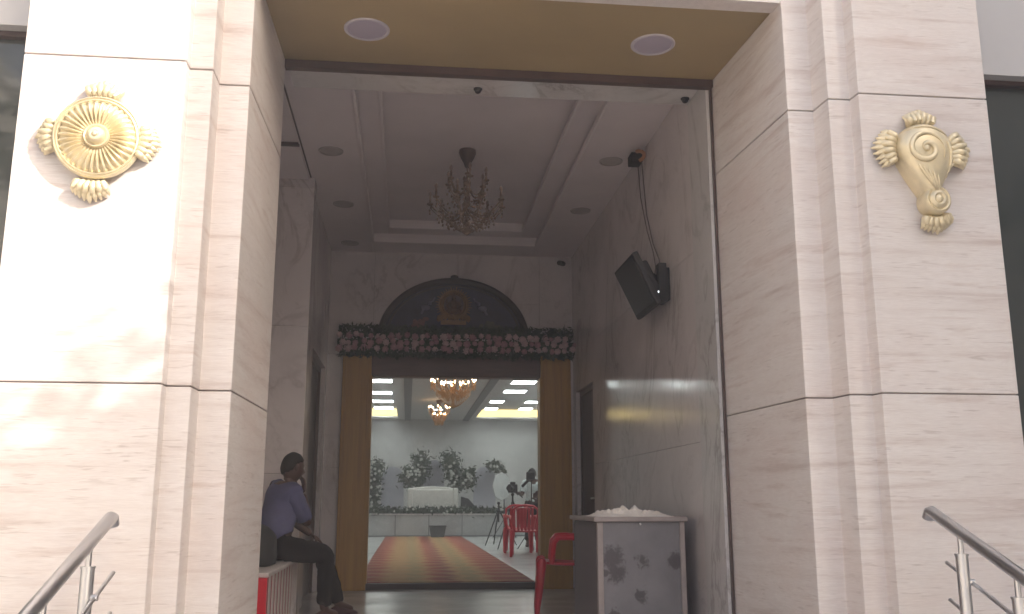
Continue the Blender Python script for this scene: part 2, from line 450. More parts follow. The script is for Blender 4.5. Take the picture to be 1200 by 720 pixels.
# round lamps set in the soffit
def soffit_lamp(x, y, z, r, lens, label, group, ring=M['lamp_ring']):
    t = thing('recessed_lamp', label, 'ceiling light', (x, y, z), 0, group)
    bm = NB(); lathe(bm, [(r, .03), (r, -.005), (r * .96, -.010), (r * .86, -.008), (r * .86, .03)], Matrix.Translation((x, y, z)), 40)
    part('lamp_rim', bm, ring, t, smooth=True)
    bm = NB(); lathe(bm, [(r * .855, .02), (r * .855, -.003), (r * .5, -.006), (0, -.0065)], Matrix.Translation((x, y, z)), 40)
    part('lamp_lens', bm, lens, t, smooth=True)
    return t
soffit_lamp(-.297, 5.22, 3.698, .135, M['lamp_lens'], 'round frosted lamp in the ochre soffit, nearer the left pier', 'lamps in the ochre soffit')
soffit_lamp(1.434, 5.224, 3.698, .135, M['lamp_lens'], 'round frosted lamp in the ochre soffit, nearer the right pier', 'lamps in the ochre soffit')

# ------------------------------------------------------------------ gold ornaments
def tassel(bm, o, d, L, w, n=9, thick=.03):
    """an acanthus tuft: a fan of curled lobes from o along d (in the wall plane)"""
    o = Vector(o); d = Vector(d).normalized(); out = Vector((0, -1, 0)); s = d.cross(out).normalized()
    for layer in range(2):
        m = n - layer * 3
        for k in range(m):
            a = (k / (m - 1) - .5)
            dd = (d + s * a * 1.15).normalized(); l = L * (1 - .35 * abs(a) * 2) * (1 - .22 * layer)
            p0 = o + s * a * w * .9 + out * (.012 + .016 * layer)
            pts = [p0, p0 + dd * l * .4 + out * thick * .9, p0 + dd * l * .8 + out * thick * .75, p0 + dd * l + out * thick * .1]
            tube(bm, pts, [w * .11, w * .17, w * .14, w * .03], 7)
    ball(bm, o + out * .015 + d * L * .12, w * .42, 2, (1, .6, 1))

# left: a fluted shield with four tufts
c = Vector((-1.473, 4.40, 2.62))
t = thing('gold_rosette', 'round gold fluted rosette with four leafy tufts on the sunlit left pier', 'wall ornament', tuple(c))
fl = 34; SEG = fl * 6
def rip(j, k, tt):
    amp = {2: .006, 3: .012, 4: .012, 5: .010, 6: .004}.get(j, 0)
    return amp * math.cos(fl * tt)
bm = NB()
Md = facing(c) @ Matrix.Rotation(R_(5), 4, 'Y') @ Matrix.Rotation(R_(4), 4, 'X')
lathe(bm, [(.03, .038), (.06, .045), (.075, .052), (.10, .058), (.13, .060), (.152, .060), (.162, .062), (.170, .075), (.180, .082), (.190, .078), (.197, .064), (.197, .045), (.16, .012), (.10, 0)][::-1], Md, SEG, None)
bm2 = NB()
prof = [(.192, .05), (.168, .064), (.160, .066), (.145, .068), (.120, .068), (.095, .064), (.078, .056), (.070, .05), (.060, .052)]
bm.free(); bm = NB()
lathe(bm, [(.10, .001), (.165, .012), (.193, .045), (.199, .060), (.195, .072), (.189, .076), (.184, .070), (.181, .076), (.176, .078), (.171, .072), (.165, .06)], Md, 96)
part('shield_rim', bm, M['gold'], t, smooth=True, angle=60)
bm2.free(); bm = NB()
def rip2(j, k, tt): return (0, .007, .011, .011, .009, .004, 0)[j] * math.cos(fl * tt)
lathe(bm, [(.172, .05), (.169, .072), (.146, .086), (.115, .092), (.085, .088), (.060, .078), (.03, .06)], Md, SEG, rip2)
part('fluted_face', bm, M['gold'], t, smooth=True, angle=80)
bm = NB()
lathe(bm, [(.056, .06), (.058, .092), (.053, .100), (.046, .098), (.043, .093), (.038, .104), (.034, .116), (.026, .124), (.019, .126), (.015, .124), (.011, .131), (.006, .135), (0, .136)], Md, 48)
part('hub', bm, M['gold'], t, smooth=True, angle=60)
for d, o in (((.12, 0, 1), (.004, 0, .198)), ((-1, 0, -.05), (-.185, 0, .005)), ((-.05, 0, -1), (-.012, 0, -.205)), ((1, 0, -.12), (.18, 0, -.01))):
    bm = NB(); tassel(bm, c + Vector(o), d, .105, .11); part('tuft', bm, M['gold'], t, smooth=True, angle=60)

# right: a scroll shaped bracket with a spiral, a roll and four tufts
c = Vector((2.60, 4.40, 2.62))
t = thing('gold_scroll', 'gold heart shaped scroll ornament with four tufts on the right pier', 'wall ornament', tuple(c)); gs = t
Ms = facing(c)
bm = NB(); outline = []
for k in range(64):
    a = 2 * math.pi * k / 64
    x = .128 * math.cos(a) * (1.0 + .06 * math.cos(2 * a)); y = .07 + .125 * math.sin(a)
    if math.sin(a) < 0:
        s = -math.sin(a)
        x *= 1 - .52 * s ** 1.3; y = .07 - .245 * s
        x += .015 * s
    outline.append((x, y))
lay = [(1.0, .0), (1.0, .03), (.96, .06), (.86, .088), (.70, .105), (.45, .115), (.2, .119)]
rings = []
for f, h in lay:
    rings.append([bm.verts.new(Ms @ Vector((p[0] * f, .05 + (p[1] - .05) * f, h))) for p in outline])
for a, b in zip(rings, rings[1:]):
    for k in range(64): bm.faces.new((a[k], a[(k + 1) % 64], b[(k + 1) % 64], b[k]))
bm.faces.new(rings[0][::-1]); bm.faces.new(rings[-1])
part('scroll_body', bm, M['gold'], t, smooth=True, angle=60)
def surf(x, y):      # height of the scroll body over the pier at (x, y)
    a_ = math.atan2(y - .05, x); best = min(outline, key=lambda p: abs((math.atan2(p[1] - .05, p[0]) - a_ + math.pi) % (2 * math.pi) - math.pi))
    f = math.hypot(x, y - .05) / max(1e-6, math.hypot(best[0], best[1] - .05))
    for (f1, h1), (f0, h0) in zip(lay, lay[1:]):
        if f0 <= f <= f1: return h0 + (h1 - h0) * (f - f0) / (f1 - f0)
    return .119 if f < .2 else .03
def ridge(bm, q, r):
    n = len(q); tube(bm, [Ms @ Vector((x, y, surf(x, y) + .002)) for x, y in q], [max(.002, r * min(1, 4 * k / n, 4 * (n - 1 - k) / n)) for k in range(n)], 8)
bm = NB()
q = []
for k in range(70):
    a = 3.6 - k * .15; r = .010 + .0012 * k
    q.append((-.022 + r * math.cos(a), .055 + r * math.sin(a) * .95))
ridge(bm, q, .013)
ball(bm, Ms @ Vector((-.022, .055, .118)), .016, 2)
part('spiral', bm, M['gold'], t, smooth=True, angle=180)
bm = NB()
for k in range(5):
    q = []
    for i in range(14):
        s_ = i / 13; q.append((-.062 + .021 * k + (.062 - .010 * k) * s_ ** 1.5, -.008 - .012 * k - .105 * s_ + .012 * math.sin(3 * s_)))
    ridge(bm, q, .007)
ridge(bm, [(-.10 + .22 * i / 15, .150 + .02 * math.sin(i / 15 * 3.14) - .035 * (i / 15) ** 2) for i in range(16)], .007)
ridge(bm, [(.085 + .02 * math.sin(i / 15 * 3.1), .10 - .16 * i / 15) for i in range(16)], .008)
part('flutes', bm, M['gold'], t, smooth=True, angle=180)
bm = NB(); Mr = facing(c + Vector((.028, 0, -.165)))
lathe(bm, [(.060, 0), (.064, .05), (.062, .085), (.052, .096), (.044, .090), (.038, .100), (.026, .106), (.018, .100), (.010, .108), (0, .110)], Mr, 40)
part('roll', bm, M['gold'], t, smooth=True, angle=60)
for d, o, L in (((0, 0, 1), (.0, 0, .19), .08), ((-1, 0, .05), (-.122, 0, .075), .115), ((.15, 0, -1), (.035, 0, -.225), .08), ((1, 0, .1), (.132, 0, .075), .115)):
    bm = NB(); tassel(bm, c + Vector(o), d, L, .10); part('tuft', bm, M['gold'], t, smooth=True, angle=60)
bm = NB()
for k in range(5):
    for j in range(3): ball(bm, c + Vector((.128 + .016 * j, -.05 + .004 * k, .11 - .022 * k)), .011, 1)
tube(bm, [c + Vector((.15 - .09 * s / 8, -.045, .02 - .055 * math.sin(s / 8 * 1.5))) for s in range(9)], .006, 7)
part('beads', bm, M['gold'], t, smooth=True)

gs.scale = (1.12, 1.05, 1.17); gs.location.z = 2.645
# ------------------------------------------------------------------ stair rails
def stair_rail(x, y0, z0, y1, z1, posts, label, side):
    t = thing('stair_rail', label, 'handrail', (x, 3.6, 0), 0, 'steel rails beside the entrance steps')
    s = (z1 - z0) / (y1 - y0); zz = lambda y: z0 + s * (y - y0)
    bm = NB(); tube(bm, [(x + side * .0, y0 + .03, zz(y0) - .03), (x, y0 + .012, zz(y0) - .002), (x, y0, zz(y0)), (x, y1, z1), (x, y1 - .03, z1 - .03), (x, y1 - .035, z1 - .08)], .026, 16)
    part('handrail', bm, M['steel'], t, smooth=True)
    for y in posts:
        k = math.floor((y - 2.75) / .32); zb = -.59 + .147 * max(0, min(4, k + 1))
        bm = NB(); zt = zz(y) - .098
        tube(bm, [(x, y, zb), (x, y, zt)], .025, 16); tube(bm, [(x, y, zb), (x, y, zb + .012)], .05, 20)
        p = part('post', bm, M['steel'], t, smooth=True)
        bm = NB(); tube(bm, [(x, y, zt - .02), (x, y, zz(y) - .015)], .011, 12); part('spindle', bm, M['steel'], p, smooth=True)
        bm = NB(); tube(bm, [(x, y, zt), (x, y, zt + .008)], .028, 16); part('collar', bm, M['steel'], p, smooth=True)
    for off in (.205, .36):
        bm = NB(); tube(bm, [(x + side * .034, y0 - .03, zz(y0 - .03) - off), (x + side * .034, y1 + .05, zz(y1 + .05) - off)], .0085, 10)
        for y in posts: tube(bm, [(x + side * .018, y, zz(y) - off), (x + side * .046, y, zz(y) - off)], .013, 10)
        part('guard_rod', bm, M['steel'], t, smooth=True)
stair_rail(-1.2, 4.12, .893, 2.75, .39, (3.88, 3.45, 3.02), 'stainless steel stair rail sloping down left of the entrance, by the left pier', 1)
stair_rail(2.3, 4.05, .915, 2.75, .40, (3.845, 3.49, 3.05), 'stainless steel stair rail sloping down right of the entrance, by the right pier', 1)

# ------------------------------------------------------------------ lobby walls
bm = NB()
ZJ = [0, 1.35, 2.66, 4.0]
def slab_wall(bm, x0, x1, y0, y1, cuts, zs, along):
    for a, b in zip(cuts, cuts[1:]):
        for z0, z1 in zip(zs, zs[1:]):
            if along == 'Y': box(bm, x0, x1, a + .0012, b - .0012, z0 + .0012, z1 - .0012)
            else: box(bm, a + .0012, b - .0012, y0, y1, z0 + .0012, z1 - .0012)
wr = thing('marble_wall', 'polished grey veined marble wall on the right of the lobby, behind the cabinet', 'wall', (1.94, 8, 0))
bm = NB()
slab_wall(bm, 1.94, 2.06, 0, 0, [6.12, 7.4, 8.65, 9.9], ZJ, 'Y'); slab_wall(bm, 1.94, 2.06, 0, 0, [9.9, 10.93], [2.22, 2.66, 4.0], 'Y'); slab_wall(bm, 1.94, 2.06, 0, 0, [10.93, 11.11], ZJ, 'Y')
part('marble_slabs', bm, M['marble'], wr); bm = NB(); box(bm, 2.061, 2.2, 5.72, 9.9, 0, 4.3); box(bm, 2.061, 2.2, 10.93, 11.3, 0, 4.3); box(bm, 2.061, 2.2, 9.9, 10.93, 2.22, 4.3); part('backing', bm, M['plaster'], wr)
d = thing('side_door', 'dark wooden side door in the right marble wall beyond the cabinet', 'door', (1.99, 10.4, 0), 0)
bm = NB(); box(bm, 2.0, 2.05, 9.902, 10.928, 0, 2.218); part('door_leaf', bm, M['darkdoor'], d)
bm = NB(); box(bm, 1.985, 2.06, 9.902, 9.95, 0, 2.17); box(bm, 1.985, 2.06, 10.88, 10.928, 0, 2.17); box(bm, 1.985, 2.06, 9.902, 10.928, 2.17, 2.217); part('door_frame', bm, M['brown'], d)
bm = NB(); tube(bm, [(1.995, 10.03, 1.0), (1.95, 10.03, 1.0), (1.95, 10.14, 1.0)], .009, 8); part('handle', bm, M['steel'], d, smooth=True)

wl = thing('marble_wall', 'grey marble wall on the left of the lobby with a projecting pilaster and a niche', 'wall', (-.96, 9, 0))
bm = NB(); slab_wall(bm, -1.62, -.91, 8.48, 8.72, [-1.62, -1.27, -.91], [0, 1.2, 2.5, 3.80, 3.899], 'X'); part('pilaster', bm, M['marble'], wl, bevel=.004, seg=1)
bm = NB(); slab_wall(bm, -1.1, -.96, 0, 0, [8.722, 9.42], ZJ, 'Y'); slab_wall(bm, -1.1, -.96, 0, 0, [9.42, 10.93], [2.46, 2.66, 4.0], 'Y'); slab_wall(bm, -1.1, -.96, 0, 0, [10.93, 11.11], ZJ, 'Y'); part('marble_slabs', bm, M['marble'], wl)
bm = NB(); box(bm, -1.75, -1.62, 5.702, 8.72, 0, 4.3); part('niche_wall', bm, M['marble'], wl)
bm = NB(); box(bm, -1.3, -1.101, 8.722, 9.42, 0, 4.3); box(bm, -1.3, -1.101, 9.42, 11.3, 2.46, 4.3); box(bm, -1.3, -1.101, 10.93, 11.3, 0, 2.46); part('backing', bm, M['plaster'], wl)
d = thing('side_door', 'tall dark wooden door in the left marble wall behind the seated man', 'door', (-1.02, 10.2, 0))
bm = NB(); box(bm, -1.09, -1.04, 9.422, 10.928, 0, 2.458); part('door_leaf', bm, M['darkdoor'], d)
bm = NB(); box(bm, -1.095, -1.01, 9.422, 9.48, 0, 2.40); box(bm, -1.095, -1.01, 10.87, 10.928, 0, 2.40); box(bm, -1.095, -1.01, 9.422, 10.928, 2.40, 2.457); part('door_frame', bm, M['brown'], d)
# dropped box under the ceiling in the niche
bm = NB(); box(bm, -1.615, -.957, 7.63, 8.436, 3.86, 3.898); box(bm, -.965, -.953, 6.15, 8.43, 3.885, 3.8985)
single('ceiling_hatch', bm, M['plaster'], 'pale ceiling hatch panel above the niche, next to the left pilaster', 'hatch', (-1.29, 8, 3.86), bevel=.004)
bm = NB(); box(bm, -1.615, -.957, 7.612, 7.628, 3.865, 3.899); box(bm, -.952, -.940, 6.15, 8.47, 3.891, 3.899)  # dark strips drawn for the hatch seam and its shadow line
single('shadow_line', bm, M['brown'], 'thin dark strip drawn as seam and shadow line round the ceiling hatch panel', 'trim', (-1.0, 7.5, 3.865))

wb = thing('marble_wall', 'dim marble end wall of the lobby round the flower topped doorway', 'wall', (.5, 11.2, 0))
bm = NB(); slab_wall(bm, 0, 0, 11.115, 11.2, [-1.3, -.441], ZJ, 'X'); slab_wall(bm, 0, 0, 11.115, 11.2, [-.441, .55, 1.541], [2.56, 3.3, 4.0], 'X'); slab_wall(bm, 0, 0, 11.115, 11.2, [1.541, 2.2], ZJ, 'X')
part('marble_slabs', bm, M['marble'], wb)

# golden doorway
df = thing('door_frame', 'golden teak door frame round the open way into the hall', 'door frame', (.53, 11.1, 0))
for x0, x1 in ((-.775, -.442), (1.54, 1.90)):
    bm = NB(); box(bm, x0, x1, 11.03, 11.113, 0, 2.66)
    j = part('jamb', bm, M['teak'], df, bevel=.006)
    bm = NB(); i = -.442 if x0 < 0 else 1.54; s = 1 if x0 < 0 else -1
    box(bm, min(i, i + s * .012), max(i, i + s * .012), 11.04, 11.25, .07, 2.40); part('reveal', bm, M['teak'], j)
    bm = NB()
    for xx in (x0 + .03, x1 - .045): box(bm, xx, xx + .015, 11.022, 11.0298, .05, 2.6)
    part('moulding', bm, M['teak'], j, bevel=.003)
bm = NB(); box(bm, -.44, 1.538, 11.05, 11.25, 2.40, 2.66); part('transom', bm, M['transom'], df, bevel=.006)

# ------------------------------------------------------------------ garland over the door
ga = thing('flower_garland', 'thick garland of pink roses and greenery across the top of the hall doorway', 'garland', (.54, 10.95, 2.78))
bm = NB()
for _ in range(3600):
    x = random.uniform(-.82, 1.91); top = random.random() < .6
    z = random.uniform(2.85, 2.965) if top else random.uniform(2.61, 2.70)
    z += random.gauss(0, .010)
    leaf(bm, (x, random.uniform(10.86, 11.0), z), .034)
for _ in range(1300): leaf(bm, (random.uniform(-.81, 1.90), random.uniform(10.93, 11.0), random.uniform(2.62, 2.9)), .035)
tube(bm, [(-.84, 10.98, 2.77), (1.93, 10.98, 2.77)], .05, 8)
part('greenery', bm, M['leaf_dark'], ga)
def rose_mesh(r):
    bm = NB()
    for k in range(3):
        for i in range(5 + k):
            a = i * 6.283 / (5 + k) + k * .6; rr = r * (.18 + .30 * k)
            ball(bm, (rr * math.cos(a), r * (.35 * k - .3), rr * math.sin(a)), r * .42, 1, (1, .5, 1))
    ball(bm, (0, -r * .35, 0), r * .3, 1)
    return bm
protos = []
for mm in ('rose', 'rose_pale'):
    o = part('rose', rose_mesh(.036), M[mm], ga, world=False, smooth=True); protos.append(o)
for i in range(98):
    col_, row = i // 3, i % 3
    x = -.80 + col_ * (2.70 / 32) + random.uniform(-.02, .02) + .02 * (row == 1)
    z = 2.70 + row * .072 + random.uniform(-.016, .016)
    o = protos[i] if i < 2 else random.choice(protos).copy()
    if i >= 2: link(o); o.parent = ga
    s = random.uniform(.75, 1.15)
    o.location = Vector((x, 10.86 + random.uniform(-.02, .03), z)) - Vector(ga.location)
    o.scale = (s, s, s); o.rotation_euler = (random.uniform(-.3, .3), random.uniform(0, 6), random.uniform(-.3, .3))

# arched painted panel with a gold medallion
ar = thing('arched_panel', 'dark half round painted panel with a gold medallion above the garland', 'panel', (.51, 11.08, 2.86))
def arch_poly(rx, rz, n=48): return [(rx * math.cos(math.pi * k / n), rz * math.sin(math.pi * k / n)) for k in range(n + 1)]
Ma = facing((.51, 11.108, 2.86))
bm = NB(); prism(bm, arch_poly(.82, .66), 0, .03, Ma); part('painted_board', bm, M['arch_blue'], ar)
bm = NB(); P = [Ma @ Vector((.862 * math.cos(math.pi * k / 60), .70 * math.sin(math.pi * k / 60), .025)) for k in range(61)]
tube(bm, P, .042, 8); P = [Ma @ Vector((.79 * math.cos(math.pi * k / 60), .635 * math.sin(math.pi * k / 60), .035)) for k in range(61)]; tube(bm, P, .012, 6)
ball(bm, Ma @ Vector((0, .745, .03)), .04, 2, (1.3, .6, .8)); part('carved_rim', bm, M['arch_rim'], ar, smooth=True)
Mh = facing((.503, 11.075, 3.265))
bm = NB()
lathe(bm, [(.120, 0), (.120, .02), (.135, .035), (.150, .02), (.158, .034), (.172, .034), (.178, .018), (.178, 0)], Mh, 48)
for k in range(40):
    a = 2 * math.pi * k / 40
    tube(bm, [Mh @ Vector((.172 * math.cos(a), .172 * math.sin(a), .012)), Mh @ Vector(((.205 + .014 * (k % 2)) * math.cos(a), (.205 + .014 * (k % 2)) * math.sin(a), .012))], .010, 6, r_end=.004)
part('halo', bm, M['antique'], ar, smooth=True)
bm = NB(); lathe(bm, [(.119, .004), (.119, .012), (0, .014)], Mh, 40); part('medallion_field', bm, M['transom'], ar)
bm = NB()   # a generic seated figure in relief: crossed legs, trunk, arms, head with a crown
ball(bm, Mh @ Vector((0, -.075, .02)), .10, 2, (1, .35, .36)); ball(bm, Mh @ Vector((0, -.005, .02)), .058, 2, (.85, .5, 1.15))
ball(bm, Mh @ Vector((0, .075, .025)), .030, 2, (.85, .8, 1)); lathe(bm, [(.026, 0), (.020, .03), (.006, .055), (0, .06)], basis(Mh @ Vector((0, .092, .025)), (1, 0, 0), (0, 1, 0), (0, 0, 1)), 12)
for s in (-1, 1):
    tube(bm, [Mh @ Vector((s * .045, .03, .025)), Mh @ Vector((s * .082, -.02, .03)), Mh @ Vector((s * .050, -.055, .045))], .016, 7)
    tube(bm, [Mh @ Vector((s * .045, .03, .02)), Mh @ Vector((s * .085, .02, .02)), Mh @ Vector((s * .080, .065, .03))], .013, 7)
part('seated_relief', bm, M['figure'], ar, smooth=True)
bm = NB()
for k in range(11):
    a = math.pi * (k + .5) / 11
    ball(bm, Mh @ Vector((.18 * math.cos(a), -.175 + .03 * math.sin(a), .02)), .045, 1, (.55, .5, 1))
box(bm, -.15, .15, 0, .04, -.24, -.19, Matrix.Translation((.503, 11.05, 3.265))); part('lotus_seat', bm, M['antique'], ar, smooth=True)
for x, mm in ((.10, 'lotus_pink'), (.93, 'lotus_green')):
    bm = NB()
    for k in range(22): ball(bm, Ma @ Vector((x - .51 + random.gauss(0, .06), .13 + abs(random.gauss(0, .04)), .035)), .03, 1, (1, .5, .8))
    part('lotus_cluster', bm, M[mm], ar, smooth=True)
for s in (-1, 1):
    bm = NB(); cx = s * .34
    ball(bm, Ma @ Vector((cx, .365, .035)), .05, 2, (1.1, .4, .7)); ball(bm, Ma @ Vector((cx - s * .05, .42, .035)), .025, 2)
    tube(bm, [Ma @ Vector((cx - s * .05, .43, .04)), Ma @ Vector((cx - s * .09, .45, .04)), Ma @ Vector((cx - s * .11, .49, .04))], .010, 6)
    tube(bm, [Ma @ Vector((cx + s * .02, .35, .04)), Ma @ Vector((cx + s * .05, .29, .04))], .014, 6)
    part('pale_animal', bm, M['pale_bird'], ar, smooth=True)

# ------------------------------------------------------------------ lobby ceiling lamps, sensors, camera
for x, y, lab in ((-.711, 7.78, 'unlit round lamp in the lobby ceiling border left of the tray, nearest the entrance'), (-.70, 9.25, 'unlit round lamp left of the ceiling tray, second from the entrance'),
                  (-.72, 10.72, 'unlit round lamp left of the ceiling tray, in the far corner'), (1.72, 7.77, 'unlit round lamp right of the ceiling tray, near the cable box'),
                  (1.71, 9.22, 'unlit round lamp right of the ceiling tray, farther from the cable box')):
    soffit_lamp(x, y, 3.9, .105, M['lamp_off'], lab, 'unlit lamps in the lobby ceiling', M['lamp_off'])
for x, y, lab in ((.42, 6.02, 'tiny dark sensor on the bright marble lintel, near its middle'), (1.87, 6.02, 'tiny dark sensor on the marble lintel at its right end'), ):
    bm = NB(); lathe(bm, [(.030, 0), (.030, -.008), (.022, -.014), (.020, -.026), (.010, -.034), (0, -.035)], Matrix.Translation((x, y, 3.72)), 20)
    single('ceiling_sensor', bm, M['black'], lab, 'sensor', (x, y, 3.70), 'sensors under the marble lintel', smooth=True)
cc = thing('security_camera', 'small dark security camera high in the far right corner of the lobby', 'camera', (1.80, 11.1, 3.80))
bm = NB(); tube(bm, [(1.80, 11.1, 3.82), (1.80, 11.02, 3.80)], .012, 8); tube(bm, [(1.80, 11.113, 3.82), (1.80, 11.095, 3.82)], .035, 16); part('bracket', bm, M['white_plastic'], cc, smooth=True)
bm = NB(); tube(bm, [(1.83, 11.06, 3.805), (1.76, 10.94, 3.785)], .030, 14); part('body', bm, M['black'], cc, smooth=True)
bm = NB(); tube(bm, [(1.757, 10.935, 3.784), (1.752, 10.926, 3.783)], .020, 14); part('lens', bm, M['screen'], cc, smooth=True)

# wall mounted screen, tilted down, facing across the lobby
tv = thing('wall_screen', 'black wall mounted screen tilted down from the right marble wall', 'screen', (1.94, 6.98, 2.57))
up = Vector((-.43, 0, .90)).normalized(); nx = Vector((-.90, 0, -.43)).normalized(); ly = Vector((0, -1, 0))
ctr = Vector((1.71, 6.98, 2.575)); Mt = basis(ctr, ly, up, nx)
bm = NB(); box(bm, -.315, .315, -.215, .215, -.05, 0, Mt); part('casing', bm, M['black'], tv, bevel=.012)
bm = NB(); box(bm, -.29, .29, -.175, .195, 0, .003, Mt); part('display', bm, M['screen'], tv)
bm = NB(); v = box(bm, -.22, .22, -.14, .14, -.12, -.05, Mt); part('rear_hump', bm, M['black'], tv, bevel=.02)
bm = NB(); box(bm, 1.90, 1.939, 6.80, 7.0, 2.45, 2.70); tube(bm, [(1.91, 6.9, 2.62), Mt @ Vector((.08, .06, -.11))], .022, 10); tube(bm, [(1.91, 6.9, 2.52), Mt @ Vector((.08, -.08, -.11))], .022, 10); box(bm, 1.84, 1.90, 6.74, 6.82, 2.42, 2.72)
part('bracket', bm, M['black'], tv, bevel=.004)
bm = NB(); ball(bm, (1.838, 6.76, 2.50), .008, 1); part('indicator', bm, M['led_dot'], tv)

jb = thing('junction_box', 'dark cable box with an orange coil high on the right marble wall', 'cable box', (1.90, 7.45, 3.85))
bm = NB(); box(bm, 1.84, 1.938, 7.50, 7.64, 3.80, 3.89); part('box', bm, M['black'], jb, bevel=.008)
bm = NB(); tube(bm, [(1.90 + .03 * math.sin(k * .8), 7.42 + .05 * math.cos(k * .8), 3.80 + .011 * k) for k in range(9)], .016, 8); part('coil', bm, M['orange'], jb, smooth=True)
for pts, lab in (([(1.925, 7.62, 3.80), (1.925, 7.56, 3.5), (1.92, 7.36, 3.15), (1.925, 7.20, 2.92), (1.90, 7.05, 2.76), (1.87, 6.98, 2.68)], 'thin dark cable running from the cable box to the wall screen, left one'),
                 ([(1.928, 7.50, 3.80), (1.93, 7.47, 3.62), (1.925, 7.38, 3.3), (1.93, 7.22, 3.0), (1.92, 7.02, 2.82), (1.90, 6.92, 2.68)], 'thin dark cable running from the cable box to the wall screen, right one')):
    bm = NB(); P = []
    for a, b in zip(pts, pts[1:]):
        for k in range(4): P.append(Vector(a).lerp(Vector(b), k / 4))
    P.append(Vector(pts[-1])); tube(bm, P, .0042, 6)
    single('cable', bm, M['wire'], lab, 'cable', (1.93, 7.4, 3.2), 'cables of the wall screen', smooth=True)

# ------------------------------------------------------------------ chandeliers
def chandelier(c, ztop, R, H, arms, metal, crystal, bulb, label, tiers, group=None, cap=True):
    c = Vector((c[0], c[1], 0)); t = thing('chandelier', label, 'chandelier', (c.x, c.y, ztop), 0, group)
    T = Matrix.Translation
    if cap:
        bm = NB(); lathe(bm, [(.075, 0), (.078, -.03), (.06, -.075), (.035, -.12), (.022, -.16), (.012, -.17)], T((c.x, c.y, ztop)), 20); part('ceiling_cap', bm, M['brown'], t, smooth=True)
    z0 = ztop - .16; zb = ztop - H
    bm = NB(); tube(bm, [(c.x, c.y, z0 + .02), (c.x, c.y, zb + .06)], .010, 8)
    for k in range(6):
        z = z0 - (z0 - zb) * (k + .6) / 6.6; ball(bm, (c.x, c.y, z), .022 + .012 * (k % 2), 2, (1, 1, .8))
    lathe(bm, [(0, 0), (.03, .02), (.05, .05), (.02, .09)], T((c.x, c.y, zb)), 14); part('stem', bm, metal, t, smooth=True)
    for f, zz, n in tiers:
        z = ztop - H * zz
        for k in range(n):
            a = 2 * math.pi * k / n + f * 3; d = Vector((math.cos(a), math.sin(a), 0)); r = R * f
            bm = NB()
            P = [c + d * (.02 + (r - .02) * s) + Vector((0, 0, z - .10 * math.sin(s * math.pi) * (R / .35) + .05 * s)) for s in [i / 8 for i in range(9)]]
            tube(bm, P, .007, 6); e = P[-1]
            lathe(bm, [(.004, -.01), (.028, 0), (.030, .008), (.010, .012), (.010, .075), (0, .08)], T(e), 10)
            arm = part('arm', bm, metal, t, smooth=True)
            bm = NB(); tube(bm, [p - Vector((0, 0, .028)) for p in P[3:]], .004, 5)
            for q in range(5):
                p = P[3 + q % 6] if q < 4 else e
                for j in range(3): ball(bm, p - Vector((random.uniform(-.01, .01), random.uniform(-.01, .01), .028 + .028 * j)), .0105, 1, (1, 1, 1.4))
            part('crystal_drops', bm, crystal, arm)
            bm = NB(); lathe(bm, [(.009, .08), (.016, .098), (.012, .118), (0, .135)], T(e), 8); part('bulb', bm, bulb, arm, smooth=True)
    bm = NB()   # strings of beads under the ring
    for k in range(26):
        a = 2 * math.pi * k / 26
        for s in range(9):
            r = R * .72 * (1 - s / 9.5); ball(bm, (c.x + r * math.cos(a), c.y + r * math.sin(a), ztop - H * (.70 + .26 * math.sin(s / 9 * 1.5))), .010, 1)
    part('bead_strings', bm, crystal, t)
    return t
M['bulb_off'] = mat('unlit_bulb', (.30, .22, .18), .3)
chandelier((.475, 8.1), 4.075, .33, .80, 8, M['crystal_off'], M['crystal_off'], M['bulb_off'], 'unlit crystal chandelier hanging from the lobby ceiling tray', [(1.0, .70, 9), (.55, .45, 6)])
chandelier((.83, 18), 3.50, .42, .80, 12, M['crystal'], M['crystal'], M['bulb'], 'large glowing chandelier in the hall seen through the doorway', [(1.0, .50, 14), (.55, .58, 8)])
chandelier((.76, 24), 3.50, .26, .62, 8, M['crystal'], M['crystal'], M['bulb'], 'smaller glowing chandelier deeper in the hall, below the large one', [(1.0, .52, 8), (.6, .80, 6)])

# ------------------------------------------------------------------ cabinet and cloth
cab = thing('counter_cabinet', 'worn grey metal counter cabinet against the right lobby wall', 'cabinet', (1.54, 6.75, 0))
x0, x1, y0, y1 = 1.245, 1.835, 6.30, 7.22
bm = NB(); box(bm, x0 + .012, x1, y0 + .04, y1, .05, .825); part('carcass', bm, M['cab_side'], cab, bevel=.004)
bm = NB(); box(bm, x0 - .02, x1 + .02, y0 - .02, y1 + .03, .83, .862); part('top', bm, M['cab_post'], cab, bevel=.006)
bm = NB(); box(bm, x0 + .004, x0 + .042, y0, y0 + .045, .0, .828); box(bm, x1 - .03, x1 + .004, y0, y0 + .045, .0, .828); box(bm, x0 + .042, x1 - .03, y0, y0 + .035, .02, .06); part('front_frame', bm, M['cab_post'], cab, bevel=.003)
bm = NB(); box(bm, x0 + .043, x1 - .031, y0 + .012, y0 + .039, .062, .826); part('front_panel', bm, M['cab_front'], cab)
bm = NB(); ball(bm, (1.535, 6.288, .815), .008, 2); part('latch', bm, M['white_plastic'], cab, smooth=True)
bm = NB(); box(bm, x0 + .005, x0 + .0115, y0 + .06, y1 - .02, .07, .80); part('side_panel', bm, M['cab_side'], cab)

